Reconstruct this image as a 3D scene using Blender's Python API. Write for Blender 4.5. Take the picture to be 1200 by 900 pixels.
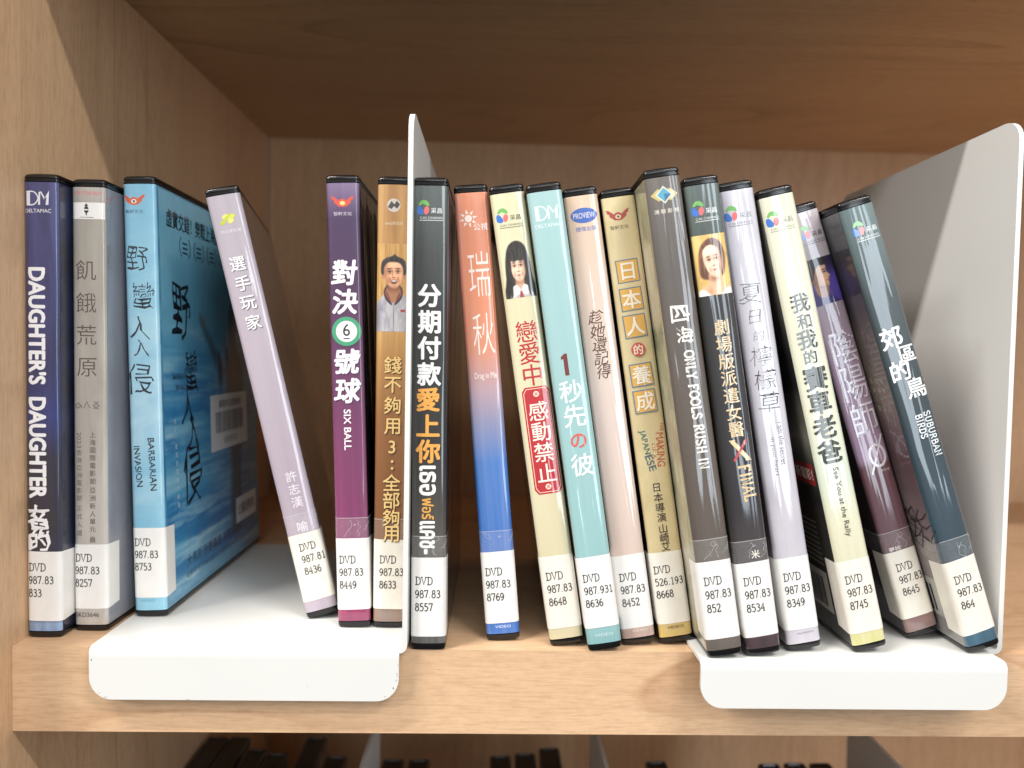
import bpy, bmesh, math, random
import numpy as np
from mathutils import Matrix, Vector
MM = 0.001
S = bpy.context.scene
for o in list(bpy.data.objects): bpy.data.objects.remove(o)
COL = S.collection

# ------------------------------------------------------------------ camera
cam_d = bpy.data.cameras.new('camera'); cam = bpy.data.objects.new('camera', cam_d); COL.objects.link(cam)
p_, y_, r_ = 0.039, 0.024, 0.018
fw = Vector((math.sin(y_)*math.cos(p_), math.cos(y_)*math.cos(p_), -math.sin(p_)))
rt0 = Vector((math.cos(y_), -math.sin(y_), 0)); up0 = rt0.cross(fw)
rt = rt0*math.cos(r_) + up0*math.sin(r_); up = up0*math.cos(r_) - rt0*math.sin(r_)
cam.matrix_world = Matrix(((rt.x, up.x, -fw.x, .190329), (rt.y, up.y, -fw.y, -.302197), (rt.z, up.z, -fw.z, .120392), (0, 0, 0, 1)))
cam_d.sensor_width = 36; cam_d.lens = 882.481/1200*36
cam_d.clip_start = .01; cam_d.clip_end = 50
cam_d.dof.use_dof = True; cam_d.dof.focus_distance = .31; cam_d.dof.aperture_fstop = 6.5
S.camera = cam

# ------------------------------------------------------------------ room light
W = bpy.data.worlds.new('World'); S.world = W; W.use_nodes = True
wn = W.node_tree.nodes; wl = W.node_tree.links
bg = wn['Background']; bg.inputs['Strength'].default_value = .92
# a reading room all round: pale ceiling, middling walls, darker floor
tc = wn.new('ShaderNodeTexCoord'); sx_ = wn.new('ShaderNodeSeparateXYZ'); rp = wn.new('ShaderNodeValToRGB'); mr_ = wn.new('ShaderNodeMapRange')
wl.new(tc.outputs['Generated'], sx_.inputs[0]); wl.new(sx_.outputs['Z'], mr_.inputs[0]); mr_.inputs[1].default_value = -1
wl.new(mr_.outputs[0], rp.inputs[0]); wl.new(rp.outputs[0], bg.inputs['Color'])
el = rp.color_ramp.elements; el[0].position = .3; el[0].color = (.17, .155, .14, 1); el[1].position = .75; el[1].color = (1.2, 1.18, 1.14, 1)
e_ = el.new(.5); e_.color = (.6, .585, .565, 1)
def strip(name, loc, size, energy, target=(.2, .1, .1), col=(1, .955, .90), level=True):
    l = bpy.data.lights.new(name, 'AREA'); l.shape = 'RECTANGLE'; l.size = size[0]; l.size_y = size[1]; l.energy = energy; l.color = col
    o = bpy.data.objects.new(name, l); COL.objects.link(o); o.location = loc
    d = Vector(target) - Vector(loc)
    o.rotation_euler = (math.atan2(d.y, -d.z), 0, 0) if level else d.to_track_quat('-Z', 'Y').to_euler()
    return o
strip('ceiling_lamp', (1.25, -1.30, 1.85), (1.2, .07), 44)
strip('ceiling_lamp.001', (-1.15, -.72, 1.95), (1.2, .06), 80)
strip('ceiling_lamp.002', (.3, -3.2, 2.1), (1.4, .5), 20)
strip('plate_fill_light', (-2.3, -1.9, 1.7), (1.2, .35), 62)  # unseen fill light, added at far left to brighten the right bookend plate
strip('window_light', (1.35, -2.3, .45), (.55, 1.7), 27, col=(.80, .90, 1), level=False)
S.view_settings.view_transform = 'Standard'; S.view_settings.look = 'None'
S.view_settings.exposure = -0.34; S.view_settings.gamma = 1

# ------------------------------------------------------------------ helpers
def srgb(h):
    h = h.lstrip('#'); c = [int(h[i:i+2], 16)/255 for i in (0, 2, 4)]
    return tuple(x/12.92 if x <= .04045 else ((x+.055)/1.055)**2.4 for x in c) + (1,)

def finish(name, verts, faces, mats, parent=None, idx=None, smooth=False, normals=None):
    me = bpy.data.meshes.new(name); me.from_pydata(verts, [], faces)
    for m in mats: me.materials.append(m)
    if idx: me.polygons.foreach_set('material_index', idx)
    if smooth: me.polygons.foreach_set('use_smooth', [True]*len(me.polygons))
    if normals: me.normals_split_custom_set_from_vertices(normals)
    me.update()
    o = bpy.data.objects.new(name, me); COL.objects.link(o)
    if parent: o.parent = parent
    return o

def bm_obj(name, bm, m, parent=None, smooth=False, bevel=0, seg=2, angle=40, keep=None):
    if bevel:
        es = [e for e in bm.edges if len(e.link_faces) == 2 and e.calc_face_angle(0) > math.radians(angle) and not (keep and keep(e))]
        bmesh.ops.bevel(bm, geom=es, offset=bevel*MM, segments=seg, affect='EDGES', profile=.5)
    bmesh.ops.recalc_face_normals(bm, faces=bm.faces)
    me = bpy.data.meshes.new(name); bm.to_mesh(me); bm.free(); me.materials.append(m)
    if smooth:
        for p in me.polygons: p.use_smooth = True
        me.set_sharp_from_angle(angle=math.radians(35))
    o = bpy.data.objects.new(name, me); COL.objects.link(o)
    if parent: o.parent = parent
    return o

def prism(bm, pts, axis, a, b):
    """polygon pts (mm) extruded along axis between a and b (mm)"""
    def P(p, t):
        c = {'x': (t, p[0], p[1]), 'y': (p[0], t, p[1]), 'z': (p[0], p[1], t)}[axis]
        return bm.verts.new([v*MM for v in c])
    lo = [P(p, a) for p in pts]; hi = [P(p, b) for p in pts]; n = len(pts)
    bm.faces.new(lo); bm.faces.new(hi[::-1])
    for i in range(n): bm.faces.new((lo[i], hi[i], hi[(i+1) % n], lo[(i+1) % n]))

def rrect(x0, y0, x1, y1, r, n=6):
    """rounded rectangle, r = radii (bl, br, tr, tl)"""
    if not isinstance(r, (tuple, list)): r = (r,)*4
    out = []
    for (cx, cy, a0, q) in ((x0+r[0], y0+r[0], 180, r[0]), (x1-r[1], y0+r[1], 270, r[1]), (x1-r[2], y1-r[2], 0, r[2]), (x0+r[3], y1-r[3], 90, r[3])):
        if q <= 0: out.append((cx, cy)); continue
        for i in range(n+1):
            a = math.radians(a0+90*i/n); out.append((cx+q*math.cos(a), cy+q*math.sin(a)))
    return out

# ------------------------------------------------------------------ materials
class NT:
    def __init__(s, name):
        s.m = bpy.data.materials.new(name); s.m.use_nodes = True
        s.n = s.m.node_tree.nodes; s.l = s.m.node_tree.links; s.b = s.n['Principled BSDF']
    def add(s, t, **kw):
        x = s.n.new(t)
        for k, v in kw.items(): setattr(x, k, v)
        return x
    def set(s, node, **kw):
        for k, v in kw.items(): node.inputs[k.replace('_', ' ')].default_value = v
        return node
    def link(s, a, b): s.l.new(a, b)

def mapping(t, scale, coord='Object', rot=(0, 0, 0), loc=(0, 0, 0)):
    tc = t.add('ShaderNodeTexCoord'); mp = t.add('ShaderNodeMapping')
    mp.inputs['Scale'].default_value = scale; mp.inputs['Rotation'].default_value = rot; mp.inputs['Location'].default_value = loc
    t.link(tc.outputs[coord], mp.inputs['Vector']); return mp.outputs['Vector']

def ramp(t, fac, stops, interp='LINEAR'):
    r = t.add('ShaderNodeValToRGB'); r.color_ramp.interpolation = interp
    e = r.color_ramp.elements
    while len(e) < len(stops): e.new(.5)
    for el, (p, c) in zip(e, stops): el.position = p; el.color = c if len(c) == 4 else tuple(c)+(1,)
    t.link(fac, r.inputs['Fac']); return r.outputs['Color']

def mix(t, fac, a, b, mode='MIX'):
    m = t.add('ShaderNodeMix', data_type='RGBA', blend_type=mode)
    for sock, v in ((m.inputs[0], fac), (m.inputs[6], a), (m.inputs[7], b)):
        if isinstance(v, (int, float)): sock.default_value = v
        elif isinstance(v, tuple): sock.default_value = v
        else: t.link(v, sock)
    return m.outputs[2]

def noise(t, vec, scale=1, detail=4, rough=.55, dist=0):
    n = t.add('ShaderNodeTexNoise'); n.inputs['Scale'].default_value = scale; n.inputs['Detail'].default_value = detail
    n.inputs['Roughness'].default_value = rough; n.inputs['Distortion'].default_value = dist
    t.link(vec, n.inputs['Vector']); return n.outputs['Fac']

def wood(name, grain, seed=0, light='#dfbd98', dark='#cfa680', streak='#b88f6b', figure=.5):
    t = NT(name)
    def sc(along, across): return {'x': (along, across, across), 'y': (across, along, across), 'z': (across, across, along)}[grain]
    off = (seed*3.1, seed*1.7, seed*.9)
    n1 = noise(t, mapping(t, sc(1.6, 22), loc=off), 1, 4, .55, .5)
    c = ramp(t, n1, [(.2, srgb(dark)), (.75, srgb(light))])
    # cathedral figure: contour lines of a slow stretched field
    nf = noise(t, mapping(t, sc(1.9, 8.5), loc=off), 1, 1.6, .45, .35)
    m1 = t.add('ShaderNodeMath', operation='MULTIPLY'); t.link(nf, m1.inputs[0]); m1.inputs[1].default_value = 15
    m2 = t.add('ShaderNodeMath', operation='FRACT'); t.link(m1.outputs[0], m2.inputs[0])
    band = ramp(t, m2.outputs[0], [(.0, (0, 0, 0)), (.55, (.0, .0, .0)), (.86, (.55, .55, .55)), (.94, (1, 1, 1)), (.99, (0, 0, 0))])
    fade = ramp(t, noise(t, mapping(t, sc(3, 14), loc=(off[1], off[0], 2)), 1, 2), [(.38, (0, 0, 0)), (.62, (1, 1, 1))])
    bf = mix(t, 1., band, fade, 'MULTIPLY')
    sep = t.add('ShaderNodeMath', operation='MULTIPLY'); t.link(bf, sep.inputs[0]); sep.inputs[1].default_value = figure
    c = mix(t, sep.outputs[0], c, srgb(streak))
    # pores, fibres and a faint cross mottle
    n3 = noise(t, mapping(t, sc(90, 1050), loc=off), 1, 2, .6)
    c = mix(t, .6, c, ramp(t, n3, [(.34, (.80, .78, .76)), (.52, (1, 1, 1)), (.7, (1.05, 1.045, 1.04))]), 'MULTIPLY')
    n4 = noise(t, mapping(t, sc(240, 330), loc=off), 1, 3, .65)
    c = mix(t, .55, c, ramp(t, n4, [(.3, (.90, .885, .87)), (.55, (1, 1, 1)), (.75, (1.05, 1.05, 1.04))]), 'MULTIPLY')
    n6 = noise(t, mapping(t, sc(7, 190), loc=off), 1, 3, .6)
    c = mix(t, .4 if grain == 'x' else .6, c, ramp(t, n6, [(.34, (.87, .85, .83)), (.52, (1, 1, 1))]), 'MULTIPLY')
    if grain == 'z':   # one dark growth line running up the panel
        tc = t.add('ShaderNodeTexCoord'); sp = t.add('ShaderNodeSeparateXYZ'); t.link(tc.outputs['Object'], sp.inputs[0])
        for yy, wd, k in ((.083, .0007, .45), (.047, .0006, .22), (.118, .001, .16), (.165, .0014, .14), (.009, .0005, .2)):
            a = t.add('ShaderNodeMath', operation='SUBTRACT'); t.link(sp.outputs['Y'], a.inputs[0]); a.inputs[1].default_value = yy
            b = t.add('ShaderNodeMath', operation='ABSOLUTE'); t.link(a.outputs[0], b.inputs[0])
            d = t.add('ShaderNodeMapRange'); d.inputs[1].default_value = 0; d.inputs[2].default_value = wd; d.inputs[3].default_value = k; d.inputs[4].default_value = 0
            t.link(b.outputs[0], d.inputs[0])
            c = mix(t, d.outputs[0], c, srgb('#6f4c33'))
    t.link(c, t.b.inputs['Base Color'])
    t.set(t.b, Roughness=.42)
    bp = t.add('ShaderNodeBump'); bp.inputs['Strength'].default_value = .12; bp.inputs['Distance'].default_value = .0004
    t.link(n3, bp.inputs['Height']); t.link(bp.outputs[0], t.b.inputs['Normal'])
    return t.m

def film_coat(t, strength=1.0, seed=0):
    """clear plastic film over print: sharp coat with slow vertical waves"""
    v = mapping(t, (170, 60, 11), loc=(seed*1.3, 0, seed*.7))
    n = noise(t, v, 1, 1.5, .45, 1.0)
    bp = t.add('ShaderNodeBump'); bp.inputs['Strength'].default_value = .8*strength; bp.inputs['Distance'].default_value = .0008
    t.link(n, bp.inputs['Height'])
    t.b.inputs['Coat Weight'].default_value = 1; t.b.inputs['Coat Roughness'].default_value = .075; t.b.inputs['Coat IOR'].default_value = 1.6
    t.link(bp.outputs[0], t.b.inputs['Coat Normal'])

_ink = {}
def ink(h, coat=True, photo=False):
    """one flat printing colour under film"""
    k = (h, coat, photo)
    if k not in _ink:
        t = NT('ink_'+h.strip('#')); t.b.inputs['Base Color'].default_value = srgb(h); t.b.inputs['Roughness'].default_value = .5
        if photo:      # halftone-like unevenness of a printed photograph
            v = mapping(t, (420, 420, 420)); n = noise(t, v, 1, 6, .7, .6)
            f = ramp(t, n, [(.3, (.74, .70, .68)), (.5, (1, 1, 1)), (.7, (1.22, 1.24, 1.25))])
            t.link(mix(t, 1., srgb(h), f, 'MULTIPLY'), t.b.inputs['Base Color'])
        if coat: film_coat(t)
        _ink[k] = t.m
    return _ink[k]

def print_mat(name, stops, mottle=None, mscale=(120, 60, 30), mfac=.5, seed=0, extra=None, lift=.1):
    """printed paper; stops = [(z in mm, hex)...] printed colour running up the case"""
    t = NT(name)
    tc = t.add('ShaderNodeTexCoord'); sp = t.add('ShaderNodeSeparateXYZ'); t.link(tc.outputs['Object'], sp.inputs[0])
    mr = t.add('ShaderNodeMapRange'); mr.inputs[2].default_value = .19; t.link(sp.outputs['Z'], mr.inputs[0])
    c = ramp(t, mr.outputs[0], [(z/190, srgb(h)) for z, h in stops])
    if mottle:
        v = mapping(t, mscale, loc=(seed, seed*2, seed*.5))
        n = noise(t, v, 1, 6, .62, .7)
        f = ramp(t, n, [(.36, (0, 0, 0)), (.68, (1, 1, 1))])
        m = t.add('ShaderNodeMath', operation='MULTIPLY'); t.link(f, m.inputs[0]); m.inputs[1].default_value = mfac
        c = mix(t, m.outputs[0], c, srgb(mottle))
    if extra: c = extra(t, c)
    t.link(c, t.b.inputs['Base Color']); t.b.inputs['Roughness'].default_value = .5
    film_coat(t, seed=seed)
    return t.m

def sea(t, c):
    v = mapping(t, (40, 26, 120)); n = noise(t, v, 1, 8, .68, 1.2)
    f = ramp(t, n, [(.4, (0, 0, 0)), (.60, (.25, .25, .25)), (.72, (.9, .9, .9))])
    c = mix(t, f, c, srgb('#8ccbe2'))
    v = mapping(t, (14, 14, 30), loc=(3, 1, 2)); n = noise(t, v, 1, 4, .6, 1)
    f = ramp(t, n, [(.45, (0, 0, 0)), (.7, (.6, .6, .6))])
    return mix(t, f, c, srgb('#2c6f9e'))

BLACK = NT('black_plastic'); BLACK.set(BLACK.b, Base_Color=(.006, .006, .007, 1), Roughness=.2)
v = mapping(BLACK, (300, 300, 300)); n = noise(BLACK, v, 1, 3, .6); bp = BLACK.add('ShaderNodeBump'); bp.inputs['Strength'].default_value = .15; bp.inputs['Distance'].default_value = .0003
BLACK.link(n, bp.inputs['Height']); BLACK.link(bp.outputs[0], BLACK.b.inputs['Normal']); BLACK = BLACK.m

def powder(name, h):
    t = NT(name); v = mapping(t, (900, 900, 900)); n = noise(t, v, 1, 2, .5)
    bp = t.add('ShaderNodeBump'); bp.inputs['Strength'].default_value = .12; bp.inputs['Distance'].default_value = .0002
    t.link(n, bp.inputs['Height']); t.link(bp.outputs[0], t.b.inputs['Normal'])
    v2 = mapping(t, (9, 9, 9)); c = ramp(t, noise(t, v2, 1, 4), [(.3, tuple(x*.95 for x in srgb(h)[:3])), (.7, srgb(h))])
    t.link(c, t.b.inputs['Base Color']); t.set(t.b, Roughness=.34); return t.m
STEEL = powder('white_powder_coat', '#dbdbd8')

def label_paper():
    t = NT('label_paper'); v = mapping(t, (160, 160, 90)); n = noise(t, v, 1, 5, .6)
    c = ramp(t, n, [(.3, srgb('#e4e2de')), (.6, srgb('#eae8e5'))])
    t.link(c, t.b.inputs['Base Color']); t.b.inputs['Roughness'].default_value = .6
    film_coat(t, .5); t.b.inputs['Coat Roughness'].default_value = .22; t.b.inputs['Coat Weight'].default_value = .6
    return t.m
def label_cream():
    t = NT('label_paper_cream'); v = mapping(t, (160, 160, 90)); n = noise(t, v, 1, 5, .6)
    c = ramp(t, n, [(.3, srgb('#e0dace')), (.6, srgb('#e8e3d8'))])
    t.link(c, t.b.inputs['Base Color']); t.b.inputs['Roughness'].default_value = .6
    film_coat(t, .5); t.b.inputs['Coat Roughness'].default_value = .22; t.b.inputs['Coat Weight'].default_value = .6
    return t.m
LABEL = label_paper(); LABELC = label_cream()
def tape_mat():
    t = NT('clear_tape'); t.set(t.b, Base_Color=(.95, .95, .93, 1), Roughness=.18, Alpha=.16)
    v = mapping(t, (260, 60, 160)); n = noise(t, v, 1, 3, .6, 1.5)
    a = ramp(t, n, [(.50, (.07, .07, .07)), (.62, (.10, .10, .10)), (.645, (.6, .6, .6)), (.665, (.08, .08, .08))])
    t.link(a, t.b.inputs['Alpha'])
    bp = t.add('ShaderNodeBump'); bp.inputs['Strength'].default_value = .8; bp.inputs['Distance'].default_value = .0005
    t.link(n, bp.inputs['Height']); t.link(bp.outputs[0], t.b.inputs['Normal'])
    return t.m
TAPE = tape_mat()
TEDGE = NT('tape_edge'); TEDGE.set(TEDGE.b, Base_Color=(.8, .8, .8, 1), Roughness=.3, Alpha=.45); TEDGE = TEDGE.m
CALL = ink('#26231f', False)

# ------------------------------------------------------------------ bookcase
case = bpy.data.objects.new('bookcase', None); COL.objects.link(case)
case['label'] = 'pale maple library bookcase around both rows of DVD cases'; case['category'] = 'bookcase'
DEP, H, T, WD = 338, 297.4, 34.7, 900
def board(name, x0, x1, y0, y1, z0, z1, m, bev=.7):
    bm = bmesh.new(); prism(bm, [(x0, y0), (x1, y0), (x1, y1), (x0, y1)], 'z', z0, z1)
    return bm_obj(name, bm, m, case, smooth=True, bevel=bev)
ZB = -T-H
wp = wood('maple_upright', 'z', 1, '#dab792', '#cda884', '#b08a68', .35)
board('side_panel', -23, -1.2, -20, DEP+10, ZB-T-40, H+T+60, wp)
board('side_panel', WD, WD+22, -20, DEP+10, ZB-T-40, H+T+60, wp)
board('back_panel', 0, WD, DEP, DEP+9, ZB-T-40, H+T+60, wood('maple_back', 'z', 5, '#d6b28c', '#c8a27c', '#a98160', .3), .2)
board('shelf', -1.1, WD-.2, 0, DEP-.2, -T, 0, wood('maple_shelf', 'x', 3, '#dab793', '#d1ab87', '#b08360', .6))
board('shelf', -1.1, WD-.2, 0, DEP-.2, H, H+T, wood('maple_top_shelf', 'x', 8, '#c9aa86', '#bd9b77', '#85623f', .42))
board('shelf', -1.1, WD-.2, 0, DEP-.2, ZB-T, ZB, wood('maple_low_shelf', 'x', 11))

# ------------------------------------------------------------------ bookends
def bookend(x0, xp, yl, yp, ztop, yr, z0=0., lip=True, lab='', lx1=None, zl_=-19., tk=2.0, mirror=False, scuffs=()):
    e = bpy.data.objects.new('bookend', None); COL.objects.link(e)
    e['label'] = lab; e['category'] = 'bookend'
    e.location = ((x0+xp)/2*MM, yr/2*MM, z0*MM)
    inv = Matrix.Translation(-e.location)
    # upright plate
    bm = bmesh.new()
    prism(bm, [(y, z+z0) for y, z in rrect(yp, 3.35, yr, ztop, (0, 0, 9, 9), 8)], 'x', xp-tk, xp)
    o = bm_obj('upright_plate', bm, STEEL, e, True, .55, 3, keep=lambda g: all(v.co.z < (z0+3.4)*MM for v in g.verts))
    o.data.transform(inv)
    # base with its rounded fold to the lip
    r = 3.2; zt = 2.1
    yb = yl
    prof = [(yr, zt)]
    for i in range(9):
        a = math.pi/2 + math.pi/2*i/8; prof.append((yb+r+r*math.cos(a), zt-r+r*math.sin(a)))
    prof += [(yb, zt-r-1.0), (yb+1.6, zt-r-1.0)]
    ri = r-1.6
    for i in range(9):
        a = math.pi - math.pi/2*i/8; prof.append((yb+r+ri*math.cos(a), zt-r+ri*math.sin(a)))
    prof += [(yr, zt-1.6)]
    lx1 = lx1 or xp-3.25
    bm = bmesh.new(); prism(bm, [(y, z+z0) for y, z in prof], 'x', x0, lx1)
    zl = (z0+zt-r-.9)*MM
    o = bm_obj('base_plate', bm, STEEL, e, True, .3, 2, keep=lambda g: all(v.co.z < zl for v in g.verts) or all(abs(v.co.x-lx1*MM) < 1e-6 for v in g.verts)); o.data.transform(inv)
    # the fold that turns the base up into the plate
    bm = bmesh.new(); ro = 3.25; pf = []
    for k in range(9): a = -math.pi/2*(1-k/8); pf.append((xp-ro+ro*math.cos(a), 3.35+ro*math.sin(a)+z0))
    for k in range(9): a = -math.pi/2*k/8; pf.append((xp-ro+(ro-tk)*math.cos(a), 3.35+(ro-tk)*math.sin(a)+z0))
    prism(bm, pf, 'y', yp, yr)
    if xp-ro > lx1+.2: prism(bm, [(lx1, z0+.5), (xp-ro, z0+.1), (xp-ro, z0+zt), (lx1, z0+zt)], 'y', yp, yr)
    o = bm_obj('fold', bm, STEEL, e, True); o.data.transform(inv)
    if lip:
        bm = bmesh.new()
        prism(bm, [(x, z+z0) for x, z in rrect(x0, zl_, lx1, zt-r-1.0, (9, 9, 0, 0), 9)], 'y', yl, yl+1.6)
        o = bm_obj('front_lip', bm, STEEL, e, True, .3, 3, keep=lambda g: all(v.co.z > zl-.0004 for v in g.verts)); o.data.transform(inv)
    if scuffs:
        vs, fs = [], []
        rnd = random.Random(3)
        for (x, z, w, h) in scuffs:
            n = 7; b = len(vs)
            for i in range(n):
                a = 2*math.pi*i/n; k = rnd.uniform(.5, 1.2)
                vs.append(Vector(((x+w*k*math.cos(a))*MM, (yl-.03)*MM, (z+h*k*math.sin(a)+z0)*MM)) + inv.translation)
            fs.append(tuple(range(b, b+n)))
        finish('scuff_marks', vs, fs, [ink('#4a443c', False)], e)['kind'] = 'stuff'
    return e
sc1 = [(153.6, -8.9, .10, 1.5), (153.3, -11.2, .13, .5), (152.2, -14.6, .22, .5), (148.9, -18.4, .7, .09), (33.2, -3.4, .16, .5), (36.2, -17.6, .28, .16), (38.6, -19.4, .9, .09), (118, -14.2, .16, .1), (71, -20.2, .8, .06), (154.0, -4.4, .07, .5)]
bookend(32.2, 157.4, -5.4, -4.5, 215.6, 157, 0, True, 'white steel bookend on the left, under the blue sea case and lilac case', 154.3, scuffs=[(a, b*.93, c, d) for a, b, c, d in sc1])
bookend(273.3, 402.3, -14, 0, 219.5, 157, 0, True, 'white steel bookend at the right end behind the dark teal leaning case', 395.2, zl_=-16.8)
bookend(30, 121.8, 4, 6, 224, 170, ZB, False, 'white bookend plate on the lower shelf below the six ball case')
bookend(170, 257.8, 4, 6, 224, 170, ZB, False, 'white bookend plate on the lower shelf below the aqua case')
bookend(330, 424.5, 4, 6, 224, 170, ZB, False, 'white bookend plate on the lower shelf at the right below the white lip')

# ------------------------------------------------------------------ wrap coordinates of a case
TH, RC, BULGE, HT, CD = 14.0, 1.5, .34, 190.0, 135.0
FL = TH/2-RC; ARC = math.pi/2*RC; SS = FL+ARC      # |s| beyond SS lies on the side
def wrap(s, off=0.):
    """arc length from spine centre (mm) -> x, y, nx, ny in the case's own frame"""
    a = abs(s); sg = 1 if s >= 0 else -1
    if a <= FL:
        k = a/FL; x = a; y = -BULGE*(1-k**4)
        nx, ny = BULGE*4*k**3/FL, -1.0
    elif a <= SS:
        t = (a-FL)/RC; x = FL+RC*math.sin(t); y = RC-RC*math.cos(t); nx, ny = math.sin(t)+.247*math.cos(t), -math.cos(t)
    else:
        x = TH/2; y = RC+(a-SS); nx, ny = 1., 0.
    l = math.hypot(nx, ny); nx /= l; ny /= l
    return TH/2+sg*(x+nx*off), y+ny*off, sg*nx, ny
SVALS = [-(SS+CD-RC-2)] + [-SS-90, -SS-50, -SS-20, -SS-9, -SS-.01, -SS+.6, -SS+1.2, -SS+1.8, -FL] + [-FL+FL*i/5 for i in range(1, 5)]
SVALS = SVALS + [0] + [-x for x in SVALS[::-1]]

def strip_mesh(name, parent, s0, s1, z0, z1, off, mats, pick=None, skew=0., nz=1, round_=0):
    ss = [s0]+[s for s in SVALS if s0+.05 < s < s1-.05]+[s1]
    vs, fs, ids, ns = [], [], [], []
    for j in range(nz+1):
        for s in ss:
            z = z0+(z1-z0)*j/nz
            if round_ and (s in (s0, s1)): z += (round_ if j == 0 else -round_ if j == nz else 0)
            x, y, nx, ny = wrap(s, off); vs.append((x*MM, y*MM, (z+skew*s)*MM)); ns.append((nx, ny, 0))
    n = len(ss)
    for j in range(nz):
        for i in range(n-1):
            fs.append((j*n+i, j*n+i+1, (j+1)*n+i+1, (j+1)*n+i))
            ids.append(pick((ss[i]+ss[i+1])/2) if pick else 0)
    return finish(name, vs, fs, mats, parent, ids, True, ns)

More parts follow.
